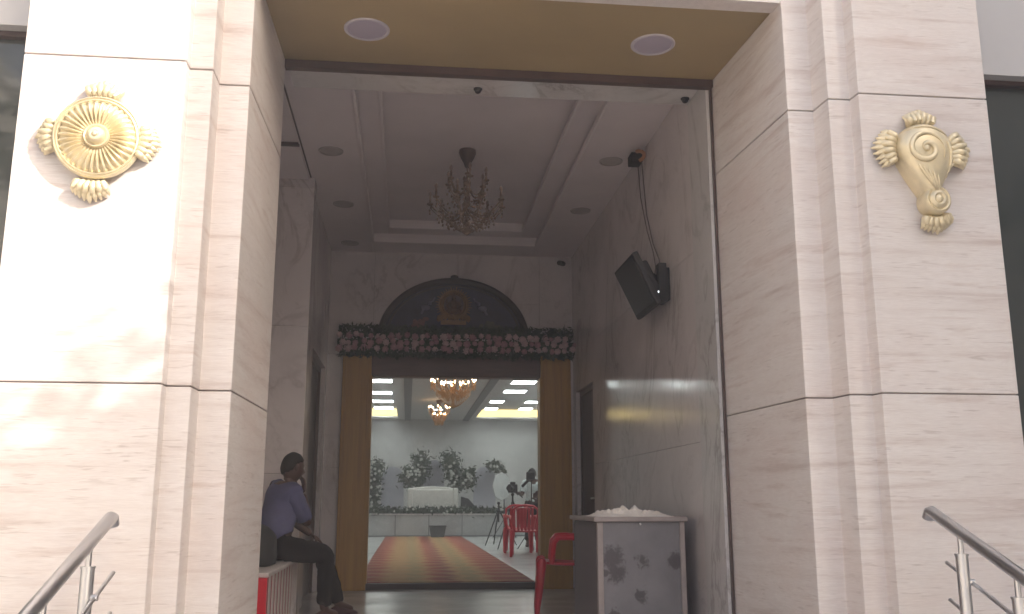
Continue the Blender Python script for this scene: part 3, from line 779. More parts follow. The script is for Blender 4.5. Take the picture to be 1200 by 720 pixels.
bm = NB(); NX, NY = 70, 36; g = []
for j in range(NY + 1):
    row = []
    for i in range(NX + 1):
        u, v = i / NX, j / NY
        x = 1.245 + .53 * u + .02 * noise.noise((u * 4, v * 4, 3)); y = 6.32 + .36 * v + .03 * noise.noise((u * 4, v * 4, 9))
        e = min(1, 7 * min(u, 1 - u)) * min(1, 5 * min(v, 1 - v))
        h = .864 + e * (.014 + .034 * abs(noise.noise((u * 5, v * 6, 1))) + .03 * abs(noise.noise((u * 13, v * 9, 5))) + .035 * math.exp(-((u - .42) / .05) ** 2 - ((v - .4) / .2) ** 2) + .03 * math.exp(-((u - .55) / .03) ** 2 - ((v - .4) / .2) ** 2))
        row.append(bm.verts.new((x, y, h)))
    g.append(row)
for j in range(NY):
    for i in range(NX): bm.faces.new((g[j][i], g[j][i + 1], g[j + 1][i + 1], g[j + 1][i]))
o = single('crumpled_cloth', bm, M['cloth_white'], 'crumpled cream cloth lying on top of the grey cabinet', 'cloth', (1.51, 6.5, .864), smooth=True, angle=180)
s = o.modifiers.new('thick', 'SOLIDIFY'); s.thickness = .004; s.offset = 1

# ------------------------------------------------------------------ red plastic chairs
def make_chair(label, group=None):
    """local: front is -Y, origin on the floor under the seat centre"""
    t = thing('plastic_chair', label, 'chair', (0, 0, 0), 0, group); m = M['red_plastic']
    bm = NB()
    g = []
    for j in range(9):
        g.append([bm.verts.new((( -.235 + .47 * i / 8) * (1 - .12 * j / 8), -.22 + .44 * j / 8, .445 - .018 * math.sin(math.pi * i / 8) * math.sin(math.pi * min(1, j / 8 + .1)) - (.03 if j == 0 else 0) - .02 * j / 8)) for i in range(9)])
    for j in range(8):
        for i in range(8): bm.faces.new((g[j][i], g[j][i + 1], g[j + 1][i + 1], g[j + 1][i]))
    o = part('seat', bm, m, t, False, True, angle=180); q = o.modifiers.new('thick', 'SOLIDIFY'); q.thickness = .022
    bm = NB()   # backrest: an arched frame with slats between
    fr = [(-.19, .215, .43), (-.225, .27, .62), (-.21, .31, .78), (-.13, .325, .835), (0, .33, .85), (.13, .325, .835), (.21, .31, .78), (.225, .27, .62), (.19, .215, .43)]
    P = []
    for a, b in zip(fr, fr[1:]):
        for k in range(4): P.append(Vector(a).lerp(Vector(b), k / 4))
    P.append(Vector(fr[-1])); tube(bm, P, .019, 8)
    for x in (-.12, -.06, 0, .06, .12):
        box(bm, x - .019, x + .019, -.006, .006, 0, .39, Matrix.Translation((0, .222, .43)) @ Matrix.Rotation(R_(-15), 4, 'X'))
    part('backrest', bm, m, t, False, True)
    for s in (-1, 1):
        bm = NB()
        P = [(s * .235, -.115, .43), (s * .258, -.110, .52), (s * .268, -.098, .61), (s * .272, -.06, .652), (s * .27, .03, .655), (s * .255, .15, .645), (s * .228, .265, .62)]
        Q = []
        for a, b in zip(P, P[1:]):
            for k in range(3): Q.append(Vector(a).lerp(Vector(b), k / 3))
        Q.append(Vector(P[-1]))
        tube(bm, Q, .026, 8); part('armrest', bm, m, t, False, True)
        for y, yy, zt in ((-.205, -.25, .455), (.20, .29, .43)):
            bm = NB(); n = 6
            for k in range(n): pass
            tube(bm, [(s * .225, y, zt + .02), (s * .225, y, zt + .008), (s * .228, y - .004, zt - .025), (s * .235, y + (yy - y) * .3, zt * .66), (s * .245, yy, .0)], [.014, .036, .047, .038, .024], 10); part('leg', bm, m, t, False, True)
    return t
ch = make_chair('red plastic armchair standing between the grey cabinet and the hall doorway')
ch.location = (1.43, 8.79, 0); ch.rotation_euler = (0, 0, R_(-97))
for x, y, r, lab in ((2.03, 16.5, 172, 'red plastic chair in the hall, nearest of the cluster beside the doorway'), (2.60, 16.6, 184, 'red plastic chair in the hall, mostly hidden by the right door jamb'),
                     (2.06, 17.35, 188, 'red plastic chair in the hall, directly behind the nearest of the cluster'), (2.62, 17.5, 176, 'red plastic chair deep in the cluster behind the right door jamb'),
                     (2.10, 18.2, 170, 'red plastic chair at the back left of the cluster, in front of the tripods')):
    c = copy_tree(ch); c['label'] = lab; c['group'] = 'red plastic chairs in the hall'
    c.location = (x, y, .066); c.rotation_euler = (0, 0, R_(r))

# ------------------------------------------------------------------ bench with the man
be = thing('slatted_bench', 'low bench with white rim and red and white slats under the seated man', 'bench', (-1.2, 7.4, 0))
X, Z0 = -.905, .50
bm = NB(); box(bm, -1.5, X + .012, 6.6, 8.22, Z0 - .03, Z0); part('seat_board', bm, M['cream'], be, bevel=.006)
bm = NB(); box(bm, -1.49, X - .02, 6.62, 8.2, .05, Z0 - .031); part('inner_panel', bm, M['deepred'], be)
for k in range(9):
    y = 6.66 + k * .172; bm = NB(); box(bm, X - .018, X - .0135, y, y + .080, .03, Z0 - .032); part('slat', bm, M['cream'], be)
bm = NB(); box(bm, -1.5, X + .006, 6.575, 6.60, 0, Z0 - .031); part('end_board', bm, M['red_plastic'], be, bevel=.004)
# dark bag on the bench
bm = NB(); V = ball(bm, (-1.12, 7.30, .62), 1, 3, (.20, .26, .19))
for v in bm.verts:
    q = v.co - Vector((-1.12, 7.30, .62)); n_ = noise.noise(v.co * 6) * .05 + noise.noise(v.co * 15) * .02
    q.x = math.copysign(min(abs(q.x), .17), q.x); v.co = Vector((-1.12, 7.30, .62)) + q * (1 + n_ * 1.5); v.co.z = max(v.co.z, .503)
tube(bm, [(-1.12 + .0, 7.2, .78), (-1.1, 7.22, .86), (-1.08, 7.32, .885), (-1.1, 7.42, .86), (-1.12, 7.45, .78)], .012, 7)
single('cloth_bag', bm, M['cloth_dark'], 'dark slouched cloth bag on the bench beside the seated man', 'bag', (-1.12, 7.3, .503), smooth=True, angle=180)

def skinned(name, verts, edges, radii, mtl, parent, root=0, sub=2):
    """grow one continuous surface over a skeleton and keep it as plain mesh"""
    me = bpy.data.meshes.new(name); me.from_pydata([tuple(v) for v in verts], edges, [])
    o = bpy.data.objects.new(name, me); link(o)
    sk = o.modifiers.new('skin', 'SKIN'); 
    if not me.skin_vertices: 
        bpy.context.view_layer.objects.active = o
    ss = o.modifiers.new('sub', 'SUBSURF'); ss.levels = ss.render_levels = sub
    lay = me.skin_vertices[0].data if me.skin_vertices else None
    for i, r in enumerate(radii):
        lay[i].radius = r if isinstance(r, tuple) else (r, r); lay[i].use_root = (i == root)
    dg = bpy.context.evaluated_depsgraph_get(); dg.update()
    out = bpy.data.meshes.new_from_object(o.evaluated_get(dg))
    bpy.data.objects.remove(o); 
    out.name = name
    if mtl is None: return out
    out.materials.clear(); out.materials.append(mtl)
    for p in out.polygons: p.use_smooth = True
    ob = bpy.data.objects.new(name, out); link(ob); ob.parent = parent
    return ob

def chain(dic, links):
    names = list(dic); idx = {n: i for i, n in enumerate(names)}
    return [dic[n][0] for n in names], [(idx[a], idx[b]) for a, b in links], [dic[n][1] for n in names]

def hand_bm(bm, wrist, d, palm_n, size=1.0, curl=.5):
    """palm, four unequal bent fingers and a thumb, added to a bmesh"""
    wrist = Vector(wrist); d = Vector(d).normalized(); n = Vector(palm_n); n = (n - d * n.dot(d)).normalized(); s = d.cross(n)
    pv = ball(bm, wrist + d * .045 * size, .045 * size, 2, (1, 1, 1), basis((0, 0, 0), tuple(d * 1.0), tuple(s * .88), tuple(n * .36)))
    for k, (off, L) in enumerate(((-.027, .066), (-.009, .076), (.010, .071), (.027, .055))):
        p = wrist + d * .075 * size + s * off * size; q = [p - d * .02 * size, p]; dd = d.copy()
        for j in range(3):
            dd = (dd + n * curl * .6).normalized(); p = p + dd * L * size * (.42, .33, .25)[j]; q.append(p.copy())
        tube(bm, q, [.009 * size, .0092 * size, .0085 * size, .0078 * size, .006 * size], 7)
    p = wrist + d * .02 * size - s * .03 * size
    tube(bm, [p, p + (d * .5 - s * .6 + n * .3) * .035 * size, p + (d * 1.1 - s * .7 + n * .7) * .05 * size, p + (d * 1.8 - s * .55 + n * 1.0) * .052 * size], [.013 * size, .012 * size, .010 * size, .007 * size], 7)

def head_bm(bm, c, f, up, h=.235):
    """a head with brow, nose, mouth, chin and ears; f = where the face looks"""
    f = Vector(f).normalized(); up = Vector(up); up = (up - f * up.dot(f)).normalized(); s = f.cross(up)
    B = basis(tuple(c), tuple(s), tuple(f), tuple(up)); k = h / .235
    vs = bmesh.ops.create_icosphere(bm, subdivisions=4, radius=1)['verts']
    for v in vs:
        x, y, z = v.co
        X_, Y_, Z_ = x * .077, y * .096, z * .117
        if z < 0: X_ *= 1 - .22 * (-z) ** 1.5; Y_ *= 1 - .10 * (-z)
        if y > .2 and z < -.1: Y_ += .012 * (y - .2)
        if y > .6: Y_ = min(Y_, .090 + .02 * (y - .6))
        Y_ += .030 * math.exp(-(x / .14) ** 2 - ((z + .16) / .16) ** 2) * (y > 0)           # nose
        Y_ -= .012 * (math.exp(-((abs(x) - .38) / .16) ** 2 - ((z - .06) / .11) ** 2)) * (y > 0)   # eye sockets
        Y_ += .007 * math.exp(-(x / .5) ** 2 - ((z - .22) / .08) ** 2) * (y > 0)          # brow
        Y_ += .010 * (math.exp(-(x / .26) ** 2 - ((z + .50) / .05) ** 2) + math.exp(-(x / .24) ** 2 - ((z + .61) / .05) ** 2)) * (y > 0)   # lips
        Y_ += .012 * math.exp(-(x / .3) ** 2 - ((z + .88) / .12) ** 2) * (y > 0)          # chin
        v.co = B @ (Vector((X_, Y_, Z_)) * k)
    for sx in (-1, 1):
        ball(bm, B @ (Vector((sx * .076, -.008, -.004)) * k), .030 * k, 2, (1, 1, 1), basis((0, 0, 0), tuple(s * .32), tuple(f * .62), tuple(up)))
    return B, k

def add_mesh(bm, me):
    bm.from_mesh(me)

def person(name_label, base, J, shirt, trouser, face, up, hands, hair_full=True, shoe=M['shoe']):
    t = thing('person', name_label, 'person', base)
    b = Vector(base); L = lambda p: Vector(p) - b
    def C(names, links, root=0):
        dic = {n: (L(J[n]), r) for n, r in names}; return chain(dic, links)
    body = [('hip', .135), ('waist', .125), ('chest', .135), ('neck0', .085), ('neck', .052), ('headb', .05),
            ('shR', .064), ('elR', .043), ('wrR', .028), ('shL', .064), ('elL', .043), ('wrL', .028),
            ('hpR', .092), ('knR', .060), ('anR', .040), ('toR', .03), ('hpL', .092), ('knL', .060), ('anL', .040), ('toL', .03)]
    lk = [('hip', 'waist'), ('waist', 'chest'), ('chest', 'neck0'), ('neck0', 'neck'), ('neck', 'headb'), ('neck0', 'shR'), ('shR', 'elR'), ('elR', 'wrR'), ('neck0', 'shL'), ('shL', 'elL'), ('elL', 'wrL'),
          ('hip', 'hpR'), ('hpR', 'knR'), ('knR', 'anR'), ('anR', 'toR'), ('hip', 'hpL'), ('hpL', 'knL'), ('knL', 'anL'), ('anL', 'toL')]
    v, e, r = C(body, lk)
    me = skinned('body', v, e, r, None, t)
    bm = NB(); bm.from_mesh(me)
    Bh, k = head_bm(bm, L(J['head']), face, up)
    for w, el, pn in (('wrR', 'elR', hands[0]), ('wrL', 'elL', hands[1])):
        d = Vector(J[w]) - Vector(J[el]); hand_bm(bm, L(J[w]) , d if len(pn) < 4 else Vector(pn[3:]), Vector(pn[:3]), 1.0, .55)
    o = part('body', bm, M['skin'], t, False, True, angle=180)
    for sx in (-1, 1):
        bm = NB(); ball(bm, Bh @ (Vector((sx * .031, .079, .008)) * k), .0115 * k, 2); part('eye', bm, M['eye'], o, False, True)
    bm = NB()
    vs = bmesh.ops.create_icosphere(bm, subdivisions=4, radius=1)['verts']
    kill = []
    for q in vs:
        x, y, z = q.co
        if z < .20 + .42 * max(0, y) - .95 * max(0, -y) + .10 * noise.noise(q.co * 5): kill.append(q)
        wob = 1 + .03 * noise.noise(q.co * 6) + .025 * noise.noise(q.co * 18)
        q.co = Bh @ (Vector((x * .085 * wob, y * .104 * wob, z * .126 * wob)) * k)
    bmesh.ops.delete(bm, geom=kill, context='VERTS')
    h = part('hair', bm, M['hair'], t, False, True, angle=180); s_ = h.modifiers.new('thick', 'SOLIDIFY'); s_.thickness = .012; s_.offset = -1
    # clothes: the body's own surface between hems, moved outwards
    bones = [(J[p], J[q], p, q) for p, q in lk]; bones = [(L(p), L(q), m_, n_) for p, q, m_, n_ in bones]
    def where(co):
        best = (9, None, 0)
        for p, q, m_, n_ in bones:
            d = q - p; u_ = max(0, min(1, (co - p).dot(d) / d.length_squared)); w_ = (co - p - d * u_).length
            if w_ < best[0]: best = (w_, m_ + '-' + n_, u_)
        return best[1], best[2]
    me.calc_loop_triangles()
    tagv = [where(v_.co) for v_ in me.vertices]
    def in_shirt(k_):
        n_, u_ = tagv[k_]
        return n_ in ('hip-waist', 'waist-chest', 'chest-neck0', 'neck0-shR', 'neck0-shL') or (n_ == 'neck0-neck' and u_ < .45) or (n_ in ('shR-elR', 'shL-elL') and u_ < .86) or (n_ in ('hip-hpR', 'hip-hpL') and me.vertices[k_].co.z > L(J['hip']).z + .02)
    def in_trousers(k_):
        n_, u_ = tagv[k_]
        return n_ in ('hip-hpR', 'hip-hpL', 'hpR-knR', 'hpL-knL') or (n_ == 'hip-waist' and u_ < .35) or (n_ in ('knR-anR', 'knL-anL') and u_ < .93)
    def garment(nm, test, push, mtl, fold):
        bm = NB(); bm.from_mesh(me); bm.verts.ensure_lookup_table(); bm.normal_update()
        keep = {i for i in range(len(bm.verts)) if test(i)}
        nor = [v_.normal.copy() for v_ in bm.verts]
        for i in keep:
            co = bm.verts[i].co
            co += nor[i] * (push + fold * noise.noise(co * 13) + fold * .6 * noise.noise(co * 27))
        bmesh.ops.delete(bm, geom=[bm.verts[i] for i in range(len(bm.verts)) if i not in keep], context='VERTS')
        for q_ in range(2): bmesh.ops.smooth_vert(bm, verts=[v_ for v_ in bm.verts if v_.is_boundary], factor=.5, use_axis_x=True, use_axis_y=True, use_axis_z=True)
        g_ = part(nm, bm, mtl, t, False, True, angle=180)
        so_ = g_.modifiers.new('thick', 'SOLIDIFY'); so_.thickness = .008; so_.offset = 0
    garment('shirt', in_shirt, .020, shirt, .010)
    garment('trousers', in_trousers, .017, trouser, .010)
    for sd_ in 'RL':
        an, to = L(J['an' + sd_]), L(J['to' + sd_]); d = (to - an); d.z = 0; d.normalize(); sN = Vector((-d.y, d.x, 0))
        bm = NB(); z = an.z - .04; zf = L((0, 0, J['floor'][2])).z
        P = []
        for u_, hgt, w in ((-.07, .075, .030), (-.03, .095, .040), (.03, .085, .043), (.10, .058, .046), (.17, .042, .042), (.205, .022, .024)):
            P.append((u_, hgt, w))
        rings = []
        for u_, hgt, w in P:
            cpt = Vector((an.x, an.y, zf + .002)) + d * u_
            rings.append([bm.verts.new(cpt + sN * (w * math.cos(q)) + Vector((0, 0, max(0, hgt * (.5 + .5 * math.sin(q)) if math.sin(q) > -.7 else 0)))) for q in [2 * math.pi * i / 12 for i in range(12)]])
        for r1, r2 in zip(rings, rings[1:]):
            for i in range(12): bm.faces.new((r1[i], r1[(i + 1) % 12], r2[(i + 1) % 12], r2[i]))
        bm.faces.new(rings[0][::-1]); bm.faces.new(rings[-1]); part('shoe', bm, shoe, t, False, True, angle=60)
    return t

Jm = dict(hip=(-1.03, 7.92, .62), waist=(-1.02, 7.94, .79), chest=(-1.00, 7.97, .95), neck0=(-.985, 7.99, 1.06), neck=(-.965, 8.0, 1.12), headb=(-.95, 8.005, 1.19), head=(-.935, 8.01, 1.235),
          shR=(-.92, 7.87, 1.03), elR=(-.795, 8.02, .775), wrR=(-.845, 8.05, 1.03), shL=(-1.07, 8.12, 1.035), elL=(-.93, 8.22, .80), wrL=(-.78, 8.25, .69),
          hpR=(-.97, 7.85, .60), knR=(-.64, 8.10, .545), anR=(-.655, 8.18, .095), toR=(-.55, 8.27, .045), hpL=(-1.08, 8.0, .60), knL=(-.70, 8.31, .545), anL=(-.565, 8.60, .095), toL=(-.45, 8.71, .045), floor=(0, 0, 0))
person('seated man in a lavender blue shirt and dark trousers resting his chin on his hand', (-1.0, 8.0, .5), Jm, M['shirt'], M['trouser'],
       (.75, .62, -.14), (.12, .1, 1), ((-.6, -.3, .1, .0, .15, 1), (0, 0, -1)))

# ------------------------------------------------------------------ the hall beyond
hf = .066
bm = NB(); box(bm, -.55, 1.47, 11.165, 26.25, hf + .002, hf + .012)
single('striped_carpet', bm, M['carpet'], 'long red, orange and olive striped carpet leading to the stage', 'carpet', (-.55, 11.2, hf + .002))
def wall_thing(label, fn, loc, m=M['hallwall']):
    bm = NB(); fn(bm); return single('hall_wall', bm, m, label, 'wall', loc)
wall_thing('pale marble back wall of the hall behind the stage', lambda b: box(b, -4.2, 6.2, 29.8, 30, 0, 4), (1, 29.9, 0))
wall_thing('pale marble side wall on the left of the hall', lambda b: box(b, -4.35, -4.2, 11.2, 30, 0, 4), (-4.3, 20, 0))
wall_thing('pale marble side wall on the right of the hall', lambda b: box(b, 6.2, 6.35, 11.2, 30, 0, 4), (6.3, 20, 0))
wall_thing('pale wall of the hall around the inside of the doorway', lambda b: (box(b, -4.2, -.455, 11.203, 11.25, 0, 4), box(b, 1.555, 6.2, 11.203, 11.25, 0, 4), box(b, -.455, 1.555, 11.203, 11.25, 2.67, 4)), (.5, 11.4, 0))
bm = NB()
box(bm, -.33, 2.03, 11.25, 29.8, 3.5, 3.9)
for x0, x1 in ((-4.2, -.33), (2.03, 6.2)):
    box(bm, x0, x1, 11.25, 14, 3.5, 3.9); box(bm, x0, x1, 29.0, 29.8, 3.5, 3.9); box(bm, x0, x1, 14, 29.0, 3.76, 3.9)
hc = struct('hall_ceiling', bm, M['hallceil'])
for x0, x1 in ((-.12, .06), (1.68, 1.86)):
    bm = NB(); box(bm, x0, x1, 11.46, 29.79, 3.47, 3.499); part('ceiling_strip', bm, M['beam'], hc)
for x0, x1 in ((-4.15, -.34), (2.04, 6.15)):
    bm = NB(); box(bm, x0, x1, 28.97, 28.998, 3.55, 3.755); part('cove_light', bm, M['cove'], hc)
bm = NB(); box(bm, -.345, -.331, 14.1, 28.96, 3.56, 3.75); box(bm, 2.031, 2.045, 14.1, 28.96, 3.56, 3.75); part('bay_edge', bm, M['hallceil'], hc)
leds = [(2.68, 22.1), (2.68, 23.96), (2.45, 26.48), (2.46, 28.5), (3.45, 26.5), (3.5, 28.45), (-.69, 22.15), (-.73, 24.6), (-.73, 26.7), (-.75, 28.55)]
leds += [(2.68, 20.2), (3.5, 20.2), (3.45, 22.1), (-.69, 20.1), (-.69, 17.5), (2.68, 17.5), (2.68, 15), (-.69, 15), (-2.6, 16), (-2.6, 22), (4.8, 16), (4.8, 22)]  # further panels, out of view, added to light the hall
names = ['right bay, nearest of the inner row', 'right bay, second of the inner row', 'right bay, third of the inner row', 'right bay, farthest of the inner row', 'right bay, nearer one of the outer row',
         'right bay, farthest of the outer row', 'left bay, nearest the doorway', 'left bay, second from the doorway', 'left bay, third from the doorway', 'left bay, farthest near the yellow cove']
for i, (x, y) in enumerate(leds):
    w = .28 if i in (0, 1, 6, 7, 8, 9) else .19
    if i >= 10: w = .3
    lab = 'lit white ceiling panel in the hall, ' + (names[i] if i < len(names) else 'unseen, added in a bay to light the hall')
    t = thing('ceiling_panel_light', lab, 'ceiling light', (x, y, 3.755), 0, 'lit panels in the hall ceiling')
    bm = NB(); ring_slab(bm, x - w - .02, x + w + .02, y - .32, y + .32, x - w, x + w, y - .30, y + .30, 3.735, 3.758); part('frame', bm, M['white_plastic'], t)
    bm = NB(); box(bm, x - w, x + w, y - .298, y + .298, 3.738, 3.757); part('diffuser', bm, M['led'], t)
for x, y, lab in ((.82, 20.2, 'small lit round lamp in the hall ceiling above the large chandelier'), (.80, 26.3, 'small lit round lamp in the hall ceiling beyond the chandeliers')):
    t = thing('ceiling_panel_light', lab, 'ceiling light', (x, y, 3.5))
    bm = NB(); lathe(bm, [(.16, 0), (.16, -.015), (.13, -.02), (.13, 0)], Matrix.Translation((x, y, 3.499)), 24); part('frame', bm, M['white_plastic'], t)
    bm = NB(); lathe(bm, [(.128, 0), (.128, -.018), (0, -.02)], Matrix.Translation((x, y, 3.498)), 24); part('diffuser', bm, M['led'], t)

# stage
st = thing('stage', 'low white marble stage across the end of the hall', 'stage', (1, 28, hf))
bm = NB(); box(bm, -4.19, 6.19, 26.34, 29.79, hf, .64); part('platform', bm, M['stage'], st)
bm = NB(); box(bm, -4.19, 6.19, 26.29, 29.79, .641, .672); part('edge_slab', bm, M['marble_light'], st, bevel=.006)
bm = NB()
for x in [-1.2 + .9 * k for k in range(6)]: box(bm, x - .012, x + .012, 26.325, 26.339, hf, .63)
part('panel_joint', bm, M['beam'], st)
bm = NB(); box(bm, -4.19, 6.19, 26.31, 26.339, hf, hf + .035); part('base_line', bm, M['beam'], st)

def plant_piece(name, pts, w, n_leaf, n_bloom, label, cat, base, m=M['leaf'], group=None, bloom_r=.035, leaf_s=.07):
    t = thing(name, label, cat, base, 0, group); bm = NB()
    seg = [(Vector(a), Vector(b)) for a, b in zip(pts, pts[1:])]; tot = sum((b - a).length for a, b in seg)
    def pick():
        r = random.random() * tot
        for a, b in seg:
            l = (b - a).length
            if r <= l: return a.lerp(b, r / l)
            r -= l
        return seg[-1][1]
    def jit(k): return Vector((random.gauss(0, w * k), random.gauss(0, .10), random.gauss(0, w * k)))
    for _ in range(int(n_leaf * 1.7)): leaf(bm, pick() + jit(.5), leaf_s)
    tube(bm, [tuple(p) for p in pts], .02, 6)
    part('foliage', bm, m, t)
    pr = None
    for _ in range(n_bloom):
        if pr is None:
            b2 = NB(); ball(b2, (0, 0, 0), bloom_r, 1)
            for k in range(5): ball(b2, (bloom_r * .8 * math.cos(k * 1.257), -.2 * bloom_r, bloom_r * .8 * math.sin(k * 1.257)), bloom_r * .55, 1)
            pr = part('bloom', b2, M['bloom'], t, False, True); o = pr
        else: o = pr.copy(); link(o); o.parent = t
        p = pick() + jit(.5); p.y -= .18; o.location = p - Vector(base)
    return t
grp = 'flower arrangements along the stage backdrop'
plant_piece('flower_column', [(-1.02, 28.1, .7), (-1.0, 28.1, 1.5), (-.86, 28.1, 2.08)], .22, 800, 26, 'tall leafy flower column at the left edge of the stage', 'flowers', (-1.0, 28.1, .672), M['leaf'], grp)
plant_piece('flower_column', [(.22, 28.0, 1.45), (.32, 28, 1.8), (.42, 28, 2.25)], .24, 700, 22, 'tall flower spray behind the sofa, leaning left of centre', 'flowers', (.3, 28.0, 1.4), M['leaf'], grp)
plant_piece('flower_column', [(-.02, 28.0, 1.55), (.0, 28, 1.75), (.08, 28, 1.88)], .19, 330, 12, 'short round flower bunch left of the taller spray behind the sofa', 'flowers', (0, 28.0, 1.4), M['leaf'], grp)
plant_piece('flower_column', [(1.50, 28.0, 1.45), (1.32, 28, 1.85), (1.16, 28, 2.28)], .24, 700, 22, 'tall flower spray behind the sofa, right of centre', 'flowers', (1.4, 28.0, 1.4), M['leaf'], grp)
plant_piece('flower_column', [(1.72, 28.0, 1.5), (1.78, 28, 1.7), (1.80, 28, 1.80)], .19, 330, 12, 'short round flower bunch right of the taller spray behind the sofa', 'flowers', (1.75, 28.0, 1.4), M['leaf'], grp)
plant_piece('flower_column', [(2.35, 28.0, 2.02), (2.55, 28, 2.04), (2.76, 28, 1.86)], .13, 330, 8, 'flower bunch on the backdrop above the pale softbox', 'flowers', (2.55, 28.0, 1.9), M['leaf'], grp)
plant_piece('stage_hedge', [(-4.0, 26.5, .74), (6.0, 26.5, .74)], .10, 3200, 46, 'low green garland running along the front edge of the stage', 'garland', (1, 26.5, .672), M['leaf_dark'], None, .03, .065)
# backdrop panels
for x0, x1, zt, lab in ((-.75, -.1, 2.0, 'pale lilac arched backdrop panel on the left of the stage'), (.48, 1.08, 2.2, 'pale lilac arched backdrop panel behind the sofa'), (1.95, 2.6, 2.0, 'pale lilac arched backdrop panel on the right of the stage')):
    bm = NB(); w = (x1 - x0) / 2
    prism(bm, [(-w, 0), (w, 0)] + [(w * math.cos(math.pi * k / 20), zt - .672 - w + w * math.sin(math.pi * k / 20)) for k in range(21)], 0, .05, facing(((x0 + x1) / 2, 28.5, .672)))
    single('backdrop_panel', bm, M['lilac'], lab, 'panel', ((x0 + x1) / 2, 28.5, .672), 'arched panels of the stage backdrop')
# sofa
so = thing('stage_sofa', 'white covered block sofa in the middle of the stage', 'sofa', (.70, 27.0, .672))
bm = NB(); box(bm, .06, 1.36, 26.72, 27.3, .70, 1.33); part('seat', bm, M['sofa'], so, bevel=.05, seg=3)
bm = NB(); prism(bm, [(-.66, 0), (.66, 0), (.66, .58), (.60, .66), (.35, .70), (0, .715), (-.35, .70), (-.60, .66), (-.66, .58)], -.12, .12, facing((.71, 27.3, .70))); part('backrest', bm, M['sofa'], so, bevel=.04, seg=3)
for s in (-1, 1):
    bm = NB(); xx = .71 + s * .62; box(bm, xx - .08, xx + .08, 26.69, 27.3, .70, 1.36); part('armrest', bm, M['sofa'], so, bevel=.05, seg=3)
    for y in (26.75, 27.35):
        bm = NB(); tube(bm, [(.71 + s * .6, y, .672), (.71 + s * .6, y, .71)], .03, 10); part('foot', bm, M['brown'], so)
# dark low speaker wedge on the stage next to the sofa
bm = NB(); prism(bm, [(-.22, 0), (.26, 0), (.20, .16), (-.02, .40), (-.22, .46)], -.22, .22, facing((1.72, 27.0, .673)))
single('monitor_wedge', bm, M['black'], 'black wedge shaped monitor speaker on the stage right of the sofa', 'speaker', (1.72, 27, .673), bevel=.02)
# planter pot
pt = thing('planter', 'dark square tapered planter at the foot of the stage', 'planter', (.82, 25.7, hf))
bm = NB()
prism(bm, [(-.17, 0), (.17, 0), (.215, .26), (-.215, .26)], -.18, .18, facing((.82, 25.7, hf + .014))); part('pot', bm, M['pot'], pt, bevel=.01)
bm = NB(); box(bm, .59, 1.05, 25.49, 25.91, hf + .274, hf + .31); part('rim', bm, M['pot'], pt, bevel=.008)

def tripod(x, y, zc, spread, label, cam_=True, big=True, lens=(-.4, -1, 0)):
    t = thing('camera_tripod', label, 'tripod', (x, y, hf), 0, 'tripods in the hall')
    for k in range(3):
        a = R_(100 + 120 * k); bm = NB()
        tube(bm, [(x, y, zc - .12), (x + spread * math.cos(a), y + spread * math.sin(a), hf + .005)], .016, 8, r_end=.010); part('leg', bm, M['black'], t, smooth=True)
    bm = NB(); tube(bm, [(x, y, zc - .40), (x, y, zc)], .018, 8); ball(bm, (x, y, zc), .035, 2); part('centre_column', bm, M['black'], t, smooth=True)
    if cam_:
        bm = NB(); box(bm, x - .09, x + .09, y - .08, y + .10, zc + .035, zc + .20); box(bm, x - .05, x + .05, y - .06, y + .05, zc + .20, zc + .25); p = part('camera_body', bm, M['black'], t, bevel=.012)
        d = Vector(lens).normalized(); c0 = Vector((x, y, zc + .12)); bm = NB(); tube(bm, [c0 + d * .06, c0 + d * .26], .048, 14, r_end=.06); part('lens', bm, M['black'], p, smooth=True)
        bm = NB(); tube(bm, [c0 + Vector((.06, .06, -.05)), c0 + Vector((.22, .2, -.18))], .010, 6); part('pan_handle', bm, M['black'], p, smooth=True)
    return t
tripod(1.98, 20.9, .95, .40, 'slim low black tripod standing left of the red chairs', False)
tripod(2.10, 19.2, 1.12, .42, 'black tripod with a video camera above the red chairs', True)
ls = thing('light_stand', 'thin black light stand with a small head, tallest item above the red chairs', 'stand', (2.44, 18.9, hf))
bm = NB(); tube(bm, [(2.44, 18.9, hf), (2.44, 18.9, 1.42)], .012, 8); part('pole', bm, M['black'], ls, smooth=True)
for k in range(3):
    a = R_(30 + 120 * k); bm = NB(); tube(bm, [(2.44, 18.9, .5), (2.44 + .3 * math.cos(a), 18.9 + .3 * math.sin(a), hf + .004)], .008, 6); part('leg', bm, M['black'], ls)
bm = NB(); box(bm, 2.34, 2.51, 18.84, 18.96, 1.40, 1.56); part('lamp_head', bm, M['black'], ls, bevel=.02)
bm = NB(); tube(bm, [(2.40, 18.9, 1.42), (2.26, 18.95, 1.27)], .028, 8); part('arm', bm, M['black'], ls)
# softbox
sb = thing('softbox', 'large pale softbox light on a stand behind the tripods', 'studio light', (2.62, 24.6, hf))
bm = NB(); Mb = basis((2.40, 24.6, 1.37), (.94, .34, 0), (0, 0, 1), (.34, -.94, 0))
lathe(bm, [(.07, -.30), (.17, -.22), (.30, -.05), (.33, .0), (.31, .02), (0, .05)], Mb @ Matrix.Diagonal((.80, 1.12, 1, 1)), 8); part('diffuser', bm, M['softbox'], sb)
bm = NB(); tube(bm, [(2.5, 24.9, hf), (2.5, 24.9, 1.3)], .015, 8)
part('pole', bm, M['black'], sb)
for k in range(3):
    a = R_(20 + 120 * k); bm = NB(); tube(bm, [(2.5, 24.9, .55), (2.5 + .35 * math.cos(a), 24.9 + .35 * math.sin(a), hf + .004)], .009, 6); part('leg', bm, M['black'], sb)
